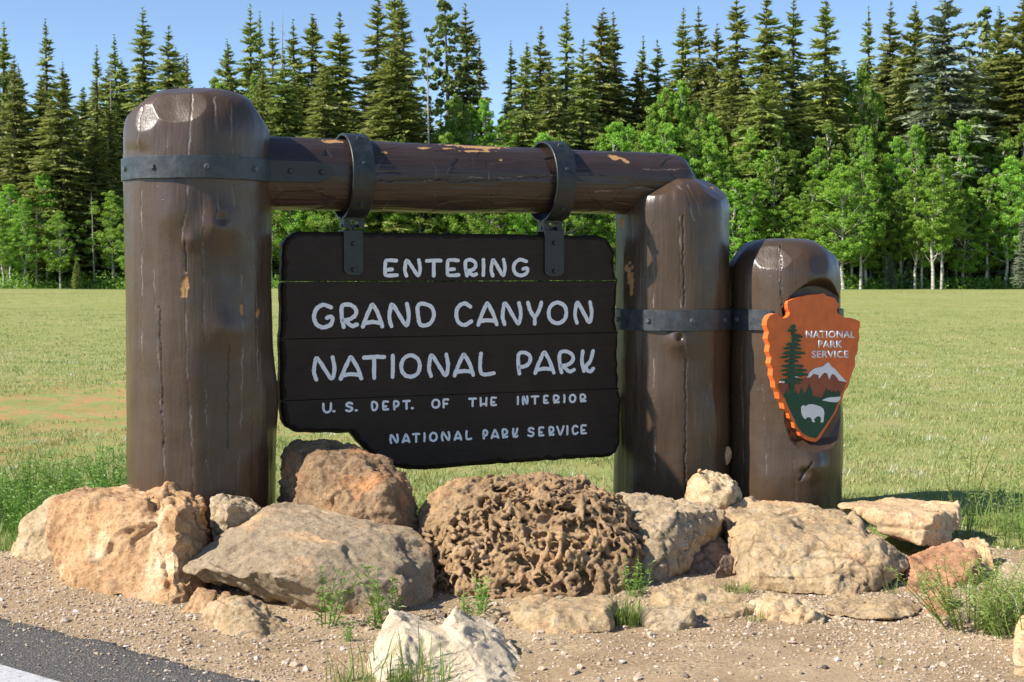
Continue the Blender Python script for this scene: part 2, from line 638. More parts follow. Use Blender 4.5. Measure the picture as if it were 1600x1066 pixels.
def spruce_crown(H, W, seed, low=.06, dens=1.0, ragged=.3, top_bare=0.0):
    """layered drooping boughs of short needle sprays"""
    r = np.random.default_rng(seed)
    A, B, C, T = [], [], [], []
    z = low * H
    side = r.uniform(0, 2 * math.pi)
    while z < H * .995:
        f = z / H
        prof = 1.06 * (1 - f) ** .78 * (1 - .30 * math.exp(-((f - low) / .08) ** 2)) * (1 - .55 * math.exp(-((1 - f) / .10))) + .008
        nb = int(5 + 5 * dens * (1 - f) + r.integers(0, 3))
        for b in range(nb):
            if r.random() < ragged * .35: continue
            th = r.uniform(0, 2 * math.pi)
            zb_ = z + r.normal(0, .12)
            L = W * prof * r.uniform(1 - ragged, 1 + ragged * .45) * (1 + .14 * math.cos(th - side))
            if L < .06: L = .06
            dirh = np.array([math.cos(th), math.sin(th), 0])
            perp = np.array([-math.sin(th), math.cos(th), 0])
            ns = max(6, int((7 + L * 11) * dens))
            s = r.random(ns) ** .75
            droop = -.30 * L * (s ** 1.4) + .10 * L * s ** 3
            if f > .8: droop = droop * .2 + .35 * L * s
            base = np.array([0, 0, zb_]) + dirh * (L * s)[:, None]
            base[:, 2] += droop
            lat = r.normal(0, 1, ns) * .22 * L * (1 - .5 * s)
            lat = np.clip(lat, -.5, .5)
            base = base + perp * lat[:, None]
            base[:, 2] -= np.abs(lat) * .25
            size = r.uniform(.28, .56, ns) * min(1, max(.30, (1 - f) * 7 + .22)) * (.75 + .25 * min(1, W / 3))
            out = dirh + perp * (lat * 1.6)[:, None] + r.normal(0, .35, (ns, 3))
            out[:, 2] += -.28 if f < .82 else .5
            out /= np.linalg.norm(out, axis=1)[:, None]
            wv = np.cross(out, r.normal(0, 1, (ns, 3)) + np.array([0, 0, .45]))
            wv /= np.linalg.norm(wv, axis=1)[:, None]
            a = base - out * (size * .35)[:, None] + wv * (size * .26)[:, None]
            b_ = base - out * (size * .35)[:, None] - wv * (size * .26)[:, None]
            c = base + out * (size * .75)[:, None]
            A.append(a); B.append(b_); C.append(c)
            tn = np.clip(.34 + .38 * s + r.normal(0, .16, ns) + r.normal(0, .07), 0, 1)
            T.append(tn)
        z += H * .0115 * r.uniform(.25, 1.75) / (.7 + .3 * dens) + .05
    A, B, C, T = map(np.concatenate, (A, B, C, T))
    n = len(A)
    V = np.stack([A, B, C], 1).reshape(-1, 3)
    F = np.arange(3 * n).reshape(-1, 3)
    return V, F, np.repeat(T, 3)


def aspen_crown(H, W, seed, low=.20, n=19000, leaf=.11):
    r = np.random.default_rng(seed)
    cents, rad, tb = [], [], []
    k = int(150 + 22 * W)
    for _ in range(k):
        f = r.uniform(low, 1) ** .9
        pr = math.sin(math.pi * min(1, (f - low) / (1 - low) * .86 + .12)) ** .7
        th = r.uniform(0, 2 * math.pi)
        q = W * pr * r.uniform(.15, 1.05)
        cents.append((q * math.cos(th), q * math.sin(th), f * H))
        rad.append(r.uniform(.20, .62) * (.55 + .25 * W * (1.1 - f)))
        tb.append(r.normal(0, .12))
    cents, rad, tb = np.array(cents), np.array(rad), np.array(tb)
    idx = r.integers(0, k, n)
    d = r.normal(0, 1, (n, 3))
    d /= np.linalg.norm(d, axis=1)[:, None]
    rr = r.random(n) ** .45
    P = cents[idx] + d * (rad[idx] * rr)[:, None] * np.array([1, 1, .72])
    nrm = r.normal(0, 1, (n, 3)) + np.array([0, 0, .5])
    nrm /= np.linalg.norm(nrm, axis=1)[:, None]
    u = np.cross(nrm, r.normal(0, 1, (n, 3)))
    u /= np.linalg.norm(u, axis=1)[:, None]
    w = np.cross(nrm, u)
    sz = r.uniform(.6, 1.25, n) * leaf
    a = P + u * sz[:, None] * .6
    b = P + w * sz[:, None] * .5
    c = P - u * sz[:, None] * .6
    e = P - w * sz[:, None] * .5
    V = np.stack([a, b, c, e], 1).reshape(-1, 3)
    F = np.arange(4 * n).reshape(-1, 4)
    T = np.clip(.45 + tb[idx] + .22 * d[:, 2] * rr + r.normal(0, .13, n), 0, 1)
    return V, F, np.repeat(T, 4), cents


def make_spruce(H, W, seed, mat='spruce', **kw):
    V, F, T = spruce_crown(H, W, seed, **kw)
    crown = np_mesh('crown', V, F, M[mat], False, {'tint': T})
    r = np.random.default_rng(seed + 1)
    pts = [(0, 0, -.4), (.03, 0, H * .3), (-.03, .02, H * .65), (0, 0, H * .98)]
    tv, tf = tube(pts, [.010 * H + .05, .009 * H, .005 * H, .01], 7)
    trunk = np_mesh('trunk', tv, tf, M['bark_dark'], True)
    return crown, trunk


def make_aspen(H, W, seed, **kw):
    V, F, T, cents = aspen_crown(H, W, seed, **kw)
    crown = np_mesh('crown', V, F, M['aspen'], False, {'tint': T})
    r = np.random.default_rng(seed + 1)
    wob = r.normal(0, .12, (6, 2))
    wob[0] = 0
    zs = np.linspace(-.3, H * .93, 6)
    P = [(wob[k, 0], wob[k, 1], zs[k]) for k in range(6)]
    parts = [tube(P, [.0085 * H + .05, .0085 * H + .02, .007 * H + .01, .0052 * H, .003 * H, .012], 7)]
    for c in cents[::8]:
        z0 = max(H * .2, c[2] - r.uniform(.8, 2.2))
        x0 = np.interp(z0, zs, wob[:, 0]); y0 = np.interp(z0, zs, wob[:, 1])
        parts.append(tube([(x0, y0, z0), ((x0 + c[0]) * .5, (y0 + c[1]) * .5, (z0 * .6 + c[2] * .4)), tuple(c)], [.05, .03, .012], 4))
    tv, tf = merge(parts)
    return crown, np_mesh('trunk', tv, tf, M['bark_white'], True)


SPR = [make_spruce(24, 3.3, 11, ragged=.30), make_spruce(24, 2.4, 12, ragged=.42, dens=.8),
       make_spruce(24, 2.9, 13, ragged=.35, dens=1.1), make_spruce(24, 2.0, 14, ragged=.5, dens=.7, low=.12),
       make_spruce(24, 3.8, 15, ragged=.28, dens=1.15), make_spruce(24, 2.6, 16, ragged=.38, dens=.95, low=.03)]
SPB = [make_spruce(24, 3.8, 21, 'spruce_blue', ragged=.28, dens=1.1)]
ASP = [make_aspen(12, 2.1, 31), make_aspen(12, 1.7, 32, low=.3), make_aspen(12, 2.5, 33, n=23000), make_aspen(12, 1.9, 34, low=.15), make_aspen(12, 2.3, 35, low=.26)]


def pine_crown(H, W, seed):
    r = np.random.default_rng(seed)
    V, F, T, cents = aspen_crown(H, W, seed, low=.25, n=5200, leaf=.34)
    return V, F, T, cents


_pv = pine_crown(24, 3.3, 41)
PINE = (np_mesh('crown', _pv[0], _pv[1], M['pine'], False, {'tint': _pv[2]}),
        np_mesh('trunk', *tube([(0, 0, -.4), (.1, 0, 10), (0, 0, 23)], [.32, .25, .05], 8), M['bark_dark'], True))
# dead snag: bare pole with short stubs
_r = np.random.default_rng(50)
_parts = [tube([(0, 0, -.4), (.05, 0, 8), (0, .05, 16), (0, 0, 22)], [.20, .15, .09, .02], 7)]
for _ in range(46):
    z = _r.uniform(4, 21); th = _r.uniform(0, 6.28); L = _r.uniform(.5, 2.0) * (1.1 - z / 24)
    _parts.append(tube([(0, 0, z), (L * .6 * math.cos(th), L * .6 * math.sin(th), z + .1), (L * math.cos(th), L * math.sin(th), z - .25)], [.035, .02, .008], 4))
_sv, _sf = merge(_parts)
SNAG = np_mesh('dead_tree', _sv, _sf, M['bark_grey'], True)

ORD = ['first', 'second', 'third', 'fourth', 'fifth', 'sixth', 'seventh', 'eighth', 'ninth', 'tenth', 'eleventh', 'twelfth',
       'thirteenth', 'fourteenth', 'fifteenth', 'sixteenth', 'seventeenth', 'eighteenth', 'nineteenth', 'twentieth']


def gz(x, y):
    return float(ground_z(np.array([x]), np.array([y]))[0])


def plant_tree(name, meshes, px, Y, H, wscale, label, cat, group=None, H0=24.0):
    p = at(px, 440, Y)
    e = empty(name, (p.x, p.y, gz(p.x, p.y)), label, cat, group, rz=random.uniform(0, 6.28))
    s = H / H0
    e.scale = (s * wscale, s * wscale, s)
    e.rotation_euler = (random.gauss(0, .018), random.gauss(0, .018), e.rotation_euler.z)
    for nm, me in zip(('crown', 'trunk'), meshes):
        link(nm, me, e)
    return e


def H0_(px, yt, Y): return height_for(px, yt, Y)


def height_for(px, ytop, Y):
    p = at(px, ytop, Y)
    return p.z - gz(p.x, Y)


# key conifers whose tops stand out against the sky: px, y of top, distance, width factor, variant
KEY = [(8, 28, 150, .9, 1), (30, 84, 142, 1.0, 2), (78, 28, 160, .9, 3), (102, 98, 140, 1.15, 0), (153, 70, 152, .9, 3), (186, 150, 143, 1.1, 1),
       (191, 55, 162, .8, 3), (233, 8, 158, .95, 1), (262, 38, 150, .9, 2), (281, 72, 165, .8, 1), (297, 84, 158, .8, 3),
       (357, 62, 150, 1.0, 0), (392, 4, 160, 1.0, 1), (409, 18, 168, .8, 3), (428, 30, 170, .8, 1), (462, 32, 160, .9, 3), (441, 78, 147, 1.05, 2), (492, 14, 158, 1.0, 5),
       (529, 16, 152, 1.15, 2), (510, 95, 143, 1.1, 0), (583, -14, 156, 1.0, 5), (612, -40, 165, .9, 1), (640, -22, 152, .9, 3), (628, 55, 141, 1.1, 4), (738, 0, 155, .9, 1), (757, 62, 160, .9, 3),
       (798, 62, 158, .8, 3), (813, 62, 146, .9, 5), (840, 38, 160, .9, 2), (860, 90, 145, 1.0, 0), (880, 2, 162, .9, 3), (922, 6, 156, .95, 5), (905, 60, 146, 1.1, 2),
       (947, 48, 165, .6, 3), (966, 14, 158, .9, 1), (997, 52, 164, .7, 1), (1030, 62, 160, .9, 2), (1056, 10, 165, .9, 1), (1081, 48, 168, .8, 3), (1100, 5, 160, .8, 1),
       (1120, 32, 158, .85, 5), (1150, -25, 150, .95, 1), (1192, -18, 148, 1.05, 2), (1190, 110, 141, 1.2, 0), (1236, -14, 154, 1.0, 1), (1287, -12, 145, 1.1, 5), (1357, 4, 165, .6, 1),
       (1384, 4, 156, 1.0, 2), (1424, 0, 150, 1.05, 0), (1470, -30, 143, 1.0, 4), (1556, 10, 150, 1.1, 0), (1598, -14, 143, 1.15, 4), (1515, 90, 158, .9, 5)]
zones = [(-999, 190, 'left of the thick post'), (190, 420, 'above the thick domed post'), (420, 700, 'above the beam near the first ring'),
         (700, 930, 'above the beam near the second ring'), (930, 1140, 'above the middle post'), (1140, 1340, 'above the arrowhead post'), (1340, 9999, 'right of the arrowhead post')]
cnt = {}
rvar = random.Random(4)
for px, yt, Y, w, vi in sorted(KEY):
    zi = [z for z in zones if z[0] <= px < z[1]][0][2]
    k = cnt.get(zi, 0); cnt[zi] = k + 1
    H = height_for(px, yt, Y); w *= 1.62 * rvar.uniform(.88, 1.18)
    blue = (px == 1470)
    look = 'broad grey-green' if blue else ['full dark', 'ragged narrow', 'dense olive', 'thin sparse', 'broad shaggy', 'straight olive'][vi]
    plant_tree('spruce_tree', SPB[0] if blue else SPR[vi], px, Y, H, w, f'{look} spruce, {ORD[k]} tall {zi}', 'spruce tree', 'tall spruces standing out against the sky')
plant_tree('pine_tree', PINE, 706, 152, height_for(706, 4, 152), 1.0, 'rounded open-crowned pine among pointed spruces above the crossbeam middle', 'pine tree')
plant_tree('pine_tree', PINE, 1533, 160, height_for(1533, 14, 160), .9, 'dark rounded pine behind the pale spruce over the right meadow', 'pine tree')
for px, yt, Y, lab in ((675, 70, 139, 'bare grey dead tree between the crossbeam straps against blue sky'), (175, 92, 160, 'thin bare dead tree among spruces left of the thick post'),
                       (441, 20, 165, 'bare leafless snag behind the spruces above the beam end near the thick post'), (57, 330, 136, 'short dead trunk leaning among aspens at the left forest edge'),
                       (148, 300, 136.5, 'slender bare trunk in dark gap between aspens left of the thick post')):
    p = at(px, 440, Y)
    o = link('dead_tree', SNAG, None, (p.x, Y, gz(p.x, Y)))
    s = height_for(px, yt, Y) / 22
    o.scale = (max(s, .5) * .9, max(s, .5) * .9, s)
    o.rotation_euler = (0, .02, px)
    tag(o, lab, 'dead tree', 'dead trees in the forest')

# back rows filling the forest
rr = np.random.default_rng(77)
for row, (Y, step, lo, hi) in enumerate(((145, 29, 100, 250), (157, 25, 85, 210), (174, 25, 80, 160))):
    px = -60 + row * 7
    while px < 1680:
        yt = rr.uniform(lo, hi) - 35 * max(0, (px - 1050) / 550)
        gap = 640 < px < 800
        if gap: yt += 45
        if 300 < px < 345: yt = max(yt, 135)
        if 1290 < px < 1350: yt = max(yt, 90)
        Yj = Y + rr.uniform(-4, 4)
        vi = int(rr.integers(0, 6))
        zi = [z for z in zones if z[0] <= px < z[1]][0][2].split(',')[0]
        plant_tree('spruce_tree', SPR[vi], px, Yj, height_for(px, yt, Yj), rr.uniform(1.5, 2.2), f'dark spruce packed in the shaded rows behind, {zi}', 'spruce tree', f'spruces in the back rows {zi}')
        px += step * rr.uniform(.6, 1.4)

# aspens along the edge: px, y of top, distance
ak = []
for px, yt in ((18, 290), (40, 310), (74, 272), (178, 300), (5, 340), (205, 330), (95, 330)): ak.append((px, yt, 134 + (px % 5)))
for px, yt in ((330, 122), (352, 130), (402, 118), (388, 150), (425, 190)): ak.append((px, yt, 148))
for px, yt in ((715, 150), (735, 165), (760, 158), (785, 185), (700, 185)): ak.append((px, yt, 144))
for px, yt in ((1015, 165), (1040, 140), (1065, 128), (1090, 160), (1112, 180), (985, 200), (960, 215), (1340, 105), (1322, 150), (1365, 150), (1560, 140), (1535, 165), (1590, 160)): ak.append((px, yt, 146))
px = 425
while px < 1000:
    ak.append((px, rr.uniform(205, 275), rr.uniform(135, 142))); px += rr.uniform(9, 19)
px = 930
while px < 1640:
    ak.append((px, rr.uniform(185, 260), rr.uniform(138, 143))); px += rr.uniform(12, 22)
px = 1000
while px < 1640:
    ak.append((px, rr.uniform(230, 330), rr.uniform(134, 137))); px += rr.uniform(22, 36)
for px in (1318, 1345, 1430, 1458, 1471): ak.append((px, rr.uniform(225, 280), 131.5 + (px % 3)))
azones = [(-999, 200, 'left of the thick post'), (200, 430, 'behind the thick post'), (430, 700, 'behind the first hanger ring'),
          (700, 960, 'behind the second hanger ring'), (960, 1140, 'behind the middle post'), (1140, 1320, 'behind the arrowhead post'), (1320, 9999, 'right of the arrowhead post')]
acnt = {}
for px, yt, Y in sorted(ak):
    zi = [z for z in azones if z[0] <= px < z[1]][0][2]
    H = height_for(px, yt, Y)
    vi = int(rr.integers(0, 5))
    if px in (1318, 1345, 1430, 1458, 1471) and Y < 134.5:
        lab = f'pale-trunked aspen standing forward at the right meadow edge, {ORD[[1318, 1345, 1430, 1458, 1471].index(int(px))]} from the arrowhead'
        grp = 'aspens standing forward of the edge'
    else:
        size = 'tall' if H0_(px, yt, Y) > 12.5 else ('middling' if H0_(px, yt, Y) > 9 else 'low')
        lay = 'front' if Y < 137.5 else ('middle' if Y < 141 else 'back')
        k = acnt.get((zi, size, lay), 0); acnt[(zi, size, lay)] = k + 1
        lab = f'{ORD[min(k, 19)]} {size} bright green aspen {zi}, {lay} row'
        grp = f'aspens {zi}'
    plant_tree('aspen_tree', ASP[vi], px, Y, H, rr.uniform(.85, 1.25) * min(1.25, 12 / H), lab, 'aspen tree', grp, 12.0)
# low young spruces on the edge
for px, yt, Y, mm, lab in ((120, 400, 133, SPR[0], 'small young spruce at the meadow edge left of the thick post'),
                           (1390, 395, 134, SPB[0], 'low grey-green spruce under the aspens right of the arrowhead post'),
                           (1420, 404, 135, SPB[0], 'wide low spruce bough clump under pale aspen trunks'),
                           (1600, 330, 131, SPB[0], 'grey-green spruce cut by the frame edge above the right meadow'),
                           (60, 395, 138, SPR[4], 'dark young spruce in shade behind the two pale trunks'),
                           (215, 380, 138, SPR[4], 'dark young spruce almost hidden by the thick post'),
                           (1425, 178, 140, SPB[0], 'pale blue-green spruce rising out of the aspens right of the arrowhead post')):
    plant_tree('spruce_tree', mm, px, Y, height_for(px, yt, Y), 1.5 if yt > 370 else 1.0, lab, 'young spruce')
# undergrowth along the forest edge
N = 26000
xx = rr.uniform(-62, 62, N); yy = 133.8 + 1.8 * noise3(np.stack([xx * .16, xx * 0, xx * 0], 1)) + np.abs(rr.normal(0, 3.5, N)); hh = rr.random(N) ** 1.6 * (0.5 + 1.6 * np.clip(noise3(np.stack([xx * .25, yy * .3, xx * 0], 1)) + .35, 0, 1))
P = np.stack([xx, yy, ground_z(xx, yy) + hh], 1)
d1 = rr.normal(0, 1, (N, 3)); d1 /= np.linalg.norm(d1, axis=1)[:, None]
d2 = np.cross(d1, rr.normal(0, 1, (N, 3))); d2 /= np.linalg.norm(d2, axis=1)[:, None]
V = np.stack([P, P + d1 * .28, P + d2 * .22], 1).reshape(-1, 3)
ug = link('undergrowth', np_mesh('undergrowth', V, np.arange(3 * N).reshape(-1, 3), M['aspen'], False, {'tint': np.repeat(np.clip(rr.normal(.25, .2, N), 0, 1), 3)}))
tag(ug, 'low leafy undergrowth along the foot of the forest', 'undergrowth', kind='stuff')

# ------------------------------------------------------------------ the log sign frame
PD = np.array([math.cos(math.radians(23)), math.sin(math.radians(23))])     # along the beam, away to the right
PN = np.array([PD[1], -PD[0]])                                              # towards the camera side
P1 = np.array([-1.904, 8.6]); P2 = P1 + PD * 3.276; P3 = np.array([1.897, 9.95])
LOGZ = 2.338

frame = empty('log_sign_frame', (P1[0], P1[1], 0), 'glossy dark brown log frame of three thick rounded posts with crossbeam and iron bands', 'sign frame')


def facing(V, N):
    d = V - np.array([0, 0, EYE])
    return (d * N).sum(1) < 0


def poly_dist(px, py, pts):
    best = np.full(len(px), 1e9)
    for (x0, y0), (x1, y1) in zip(pts[:-1], pts[1:]):
        dx, dy = x1 - x0, y1 - y0
        tt = np.clip(((px - x0) * dx + (py - y0) * dy) / (dx * dx + dy * dy + 1e-9), 0, 1)
        best = np.minimum(best, np.hypot(px - x0 - tt * dx, py - y0 - tt * dy))
    return best


def wander(pts, seed, amp=1.6, step=6):
    """a hand-given line made slightly irregular"""
    r = np.random.default_rng(seed)
    out = []
    for (x0, y0), (x1, y1) in zip(pts[:-1], pts[1:]):
        n = max(1, int(math.hypot(x1 - x0, y1 - y0) / step))
        for k in range(n):
            u = k / n
            out.append((x0 + (x1 - x0) * u + r.normal(0, amp * .5), y0 + (y1 - y0) * u + r.normal(0, amp * .5)))
    out.append(pts[-1])
    return out


def surface_marks(V, N, cracks, gaps, chips, knots):
    """bake cracks (pale ridges of paint), open gaps, chips of bare wood and knots as relief and attributes"""
    px, py = proj(V)
    f = facing(V, N)
    crack = np.zeros(len(V)); gap = np.zeros(len(V)); chip = np.zeros(len(V)); dr = np.zeros(len(V))
    jit = noise3(V * 60) * 1.2
    for k, (pts, w) in enumerate(cracks):
        d = poly_dist(px, py, wander(pts, k + 5)) + jit * .5
        m = np.clip(1.1 - d / (w * .85), 0, 1) * f
        brk = np.clip(.25 + 1.8 * noise3(V * 9 + k), 0, 1)
        crack = np.maximum(crack, m * brk)
        dr -= .003 * np.clip(1 - d / (w * 1.2), 0, 1) * f
    for k, (pts, w) in enumerate(gaps):
        d = poly_dist(px, py, wander(pts, k + 55)) + jit * .4
        m = np.clip(1.2 - d / w, 0, 1) * f
        gap = np.maximum(gap, m * np.clip(.8 + 1.2 * noise3(V * 7 + k), 0, 1))
        dr -= .010 * m
    for (x, y, rx, ry, rot) in chips:
        c, s = math.cos(rot), math.sin(rot)
        u = ((px - x) * c + (py - y) * s) / rx
        v = (-(px - x) * s + (py - y) * c) / ry
        q = np.hypot(u, v) + .75 * noise3(V * 28) + .3 * noise3(V * 80)
        chip = np.maximum(chip, np.clip((1 - q) * 6, 0, 1) * f)
    for (x, y, rx, ry, h) in knots:
        u = (px - x) / rx; v = (py - y) / ry
        dr += h * np.exp(-(u * u + v * v)) * f
    dr -= .003 * chip
    return crack, gap, chip, dr


def hewn(rel, planes):
    for n, d in planes:
        s = rel @ n - d
        rel -= np.where(s > 0, s * .93, 0)[:, None] * n
    return rel


def log_post(c, r_of_z, ztop, dome_h, dome_tip, seed, nplanes, label, marks, extra=None, lean=(0, 0)):
    NT_, NZ, ND = 460, 330, 90
    th = np.linspace(0, 2 * math.pi, NT_, endpoint=False)
    zs = np.linspace(-.1, ztop - dome_h, NZ)
    a = np.linspace(0, math.pi / 2, ND)[1:]
    ex = .80
    zz = np.concatenate([zs, ztop - dome_h + dome_h * np.sin(a) ** ex])
    rf = np.concatenate([np.ones(NZ), np.cos(a) ** .62])
    TH, ZI = np.meshgrid(th, np.arange(len(zz)))
    TH, ZI = TH.ravel(), ZI.ravel()
    Z = zz[ZI]; R = rf[ZI] * r_of_z(Z)
    un = np.stack([np.cos(TH), np.sin(TH), Z * 0], 1)
    q = np.stack([np.cos(TH) * 1.1 + seed, np.sin(TH) * 1.1, Z * .9], 1)
    side = np.clip((rf[ZI] - .1) * 2, 0, 1)
    R = R + side * (.016 * noise3(q) + .008 * noise3(q * (3, 3, 1.2)) + .0022 * noise3(q * (7, 7, 2.4)) + .0009 * noise3(q * (30, 30, 5)))
    rel = np.stack([R * un[:, 0], R * un[:, 1], Z - (ztop - dome_h)], 1)
    r = np.random.default_rng(seed)
    planes = []
    rm = float(r_of_z(np.array([ztop - dome_h]))[0])
    for k in range(nplanes):
        n = r.normal(0, 1, 3); n[2] = abs(n[2]) * .8 + .25
        n /= np.linalg.norm(n)
        hs = math.hypot(*n[:2])
        sup = math.hypot(rm * hs, dome_h * n[2]) * 1.09 
        planes.append((n, sup * r.uniform(.915, .985)))
    dome = rel[:, 2] > -.05
    rel[dome] = hewn(rel[dome], planes)
    if extra is not None: rel = extra(rel + [0, 0, ztop - dome_h]) - [0, 0, ztop - dome_h]
    V = rel + np.array([c[0], c[1], ztop - dome_h])
    V[:, 0] += lean[0] * V[:, 2]; V[:, 1] += lean[1] * V[:, 2]
    Nn = rel / (np.linalg.norm(rel, axis=1)[:, None] + 1e-9)
    Nn[rel[:, 2] < 0] = un[rel[:, 2] < 0]
    qb = V * np.array([1, 1, .6])
    V = V + Nn * (.003 * noise3(qb * 4.2 + seed) + .0022 * noise3(qb * 11 + seed))[:, None]
    cr, ga, ch, dr = surface_marks(V, Nn, *marks)
    V = V + Nn * dr[:, None]
    V = V - np.array([P1[0], P1[1], 0])
    me = np_mesh('log_post', V, grid_faces(NT_, len(zz), True), M['paint'], True, {'crack': cr, 'gap': ga, 'chip': ch})
    o = link('log_post', me, frame)
    o['label'] = label
    return o


V0 = lambda z, lst: np.interp(z, [p[0] for p in lst], [p[1] for p in lst])
log_post(P1 + np.array([.018, 0]), lambda z: V0(z, [(0, .436), (1.2, .434), (2.3, .428), (3, .42)]), 2.825, .32, 0, 5, 15,
         'thickest and tallest post with domed top beside the beam end',
         ([([(300, 145), (297, 200), (295, 245)], 1.5), ([(335, 150), (338, 240)], 1.5), ([(360, 160), (365, 240)], 1.4),
           ([(295, 285), (292, 330), (285, 370), (289, 430), (291, 560), (300, 700), (303, 790)], 1.3), ([(340, 285), (341, 330)], 1.2), ([(365, 290), (366, 325)], 1.2),
           ([(378, 430), (380, 490), (378, 640), (370, 770)], 1.5), ([(400, 460), (402, 600)], 1.0), ([(220, 300), (222, 440), (221, 600)], .9), ([(316, 300), (318, 480), (322, 640), (325, 770)], .9), ([(240, 420), (247, 560), (256, 720), (257, 770)], 1.0), ([(222, 160), (212, 235)], .9)],
          [([(289, 380), (291, 425)], 1.2), ([(249, 480), (256, 700)], 1.0), ([(357, 540), (356, 700)], 1.1)],
          [(288, 448, 6, 18, .1), (378, 482, 2.5, 10, 0), (403, 490, 2.2, 9, 0)],
          [(338, 352, 26, 30, .035), (345, 342, 7, 8, -.022), (300, 375, 12, 14, .018), (352, 420, 34, 44, -.010), (350, 515, 28, 26, .022), (215, 240, 18, 14, -.016), (265, 200, 40, 40, -.018), (425, 620, 14, 50, .025), (275, 330, 22, 40, .02)]))
log_post(P2, lambda z: V0(z, [(0, .405), (1.2, .392), (3, .388)]), 2.38, .26, 0, 8, 13,
         'middle post carrying the right end of the beam, shaded on its beam side',
         ([([(1062, 340), (1064, 480)], 1.6), ([(1022, 345), (1021, 480)], .9), ([(1048, 285), (1072, 300), (1085, 345)], 1.6), ([(1075, 290), (1100, 345)], .9), ([(1070, 530), (1072, 600), (1071, 690), (1071, 775)], 1.4), ([(1022, 560), (1024, 740)], .9), ([(1105, 540), (1108, 700)], .8)],
          [([(1067, 340), (1068, 480)], 1.2), ([(1071, 560), (1070, 770)], 1.3)],
          [(984, 432, 6, 22, -.1), (972, 350, 4, 9, 0), (1112, 292, 4, 3, 0)],
          [(1057, 532, 16, 20, .035), (1062, 528, 5, 6, -.03), (1035, 620, 28, 60, .018), (1120, 660, 18, 40, .022), (1100, 590, 20, 60, -.012)]))


def notch(V):
    """the flat hewn seat for the arrowhead, with its arched upper lip"""
    nd = V[:, 0] * PN[0] + V[:, 1] * PN[1]
    al = V[:, 0] * PD[0] + V[:, 1] * PD[1]
    z = V[:, 2]
    arch = 1.64 - 1.9 * (al - .06) ** 2
    lo_ = .325 - .065 * np.clip((z - 1.30) / .28, 0, 1)
    lim = np.where(z > arch, lo_ + (z - arch) * 2.6, lo_)
    bot = .60
    lim = np.where(z < bot, lo_ + (bot - z) * 1.0, lim)
    lim = np.where(al < -.20, lim + (-.20 - al) * 1.5, lim)
    hwid = .13 + .62 * np.clip(z - .60, 0, 2)
    lim = lim + .55 * np.clip(np.abs(al - .01) - hwid, 0, 1)
    over = np.clip(nd - lim, 0, None)
    V[:, 0] -= over * PN[0]; V[:, 1] -= over * PN[1]
    return V


log_post(P3, lambda z: V0(z, [(0, .415), (.35, .412), (.7, .400), (1.5, .392), (3, .388)]), 1.965, .30, 0, 13, 14,
         'short third post with hewn recess holding the arrowhead',
         ([([(1217, 390), (1218, 430)], 2.0), ([(1219, 430), (1219, 475)], .8), ([(1160, 540), (1162, 700), (1161, 770)], .9), ([(1240, 720), (1244, 780)], 1.0), ([(1192, 600), (1200, 770)], .8)],
          [([(1219, 385), (1221, 480)], .9), ([(1250, 750), (1256, 735), (1266, 722)], 2.2)],
          [],
          [(1268, 730, 22, 18, .035), (1258, 738, 8, 8, -.020), (1305, 660, 22, 60, .02), (1200, 760, 40, 40, .015)]),
         extra=notch)

# crossbeam ------------------------------------------------------------
LA, LB = .15, 3.40
nT, nL, nE = 300, 520, 40
lt = np.concatenate([np.linspace(LA, LB - .17, nL), LB - .17 + .17 * np.sin(np.linspace(0, math.pi / 2, nE)[1:])])
rf = np.concatenate([np.ones(nL), np.cos(np.linspace(0, math.pi / 2, nE)[1:]) ** .55])
th = np.linspace(0, 2 * math.pi, nT, endpoint=False)
TH, LI = np.meshgrid(th, np.arange(len(lt)))
TH, LI = TH.ravel(), LI.ravel()
L = lt[LI]
R = rf[LI] * (.227 - .0055 * L)
q = np.stack([L * .9, np.cos(TH) * 1.1, np.sin(TH) * 1.1], 1)
R = R + np.clip(rf[LI], 0, 1) * (.010 * noise3(q) + .006 * noise3(q * (2.5, 3, 3)) + .0022 * noise3(q * (3, 14, 14)))
_, _, pl = cells(np.stack([L * 3.2, np.cos(TH) * 1.3, np.sin(TH) * 1.3], 1), 3)
R = R + np.clip(rf[LI], 0, 1) * pl * .004
un = np.stack([np.cos(TH) * PN[0], np.cos(TH) * PN[1], np.sin(TH)], 1)
ax = np.stack([P1[0] + PD[0] * L, P1[1] + PD[1] * L, LOGZ + 0 * L], 1)
rel = un * R[:, None]
r_ = np.random.default_rng(4)
al = L - (LB - .20)
rel3 = np.concatenate([rel, al[:, None]], 1)
Vb = ax + rel
endm = al > -.1
for k in range(9):
    n = r_.normal(0, 1, 3); n /= np.linalg.norm(n)
    n3 = np.array([n[0] * PN[0], n[0] * PN[1], n[1]]) * .75 + np.array([PD[0], PD[1], 0]) * r_.uniform(.35, .9)
    n3 /= np.linalg.norm(n3)
    cen = np.array([P1[0] + PD[0] * (LB - .2), P1[1] + PD[1] * (LB - .2), LOGZ])
    s = (Vb - cen) @ n3 - (.222 + r_.uniform(-.012, .008))
    Vb -= np.where((s > 0) & endm, s * .95, 0)[:, None] * n3
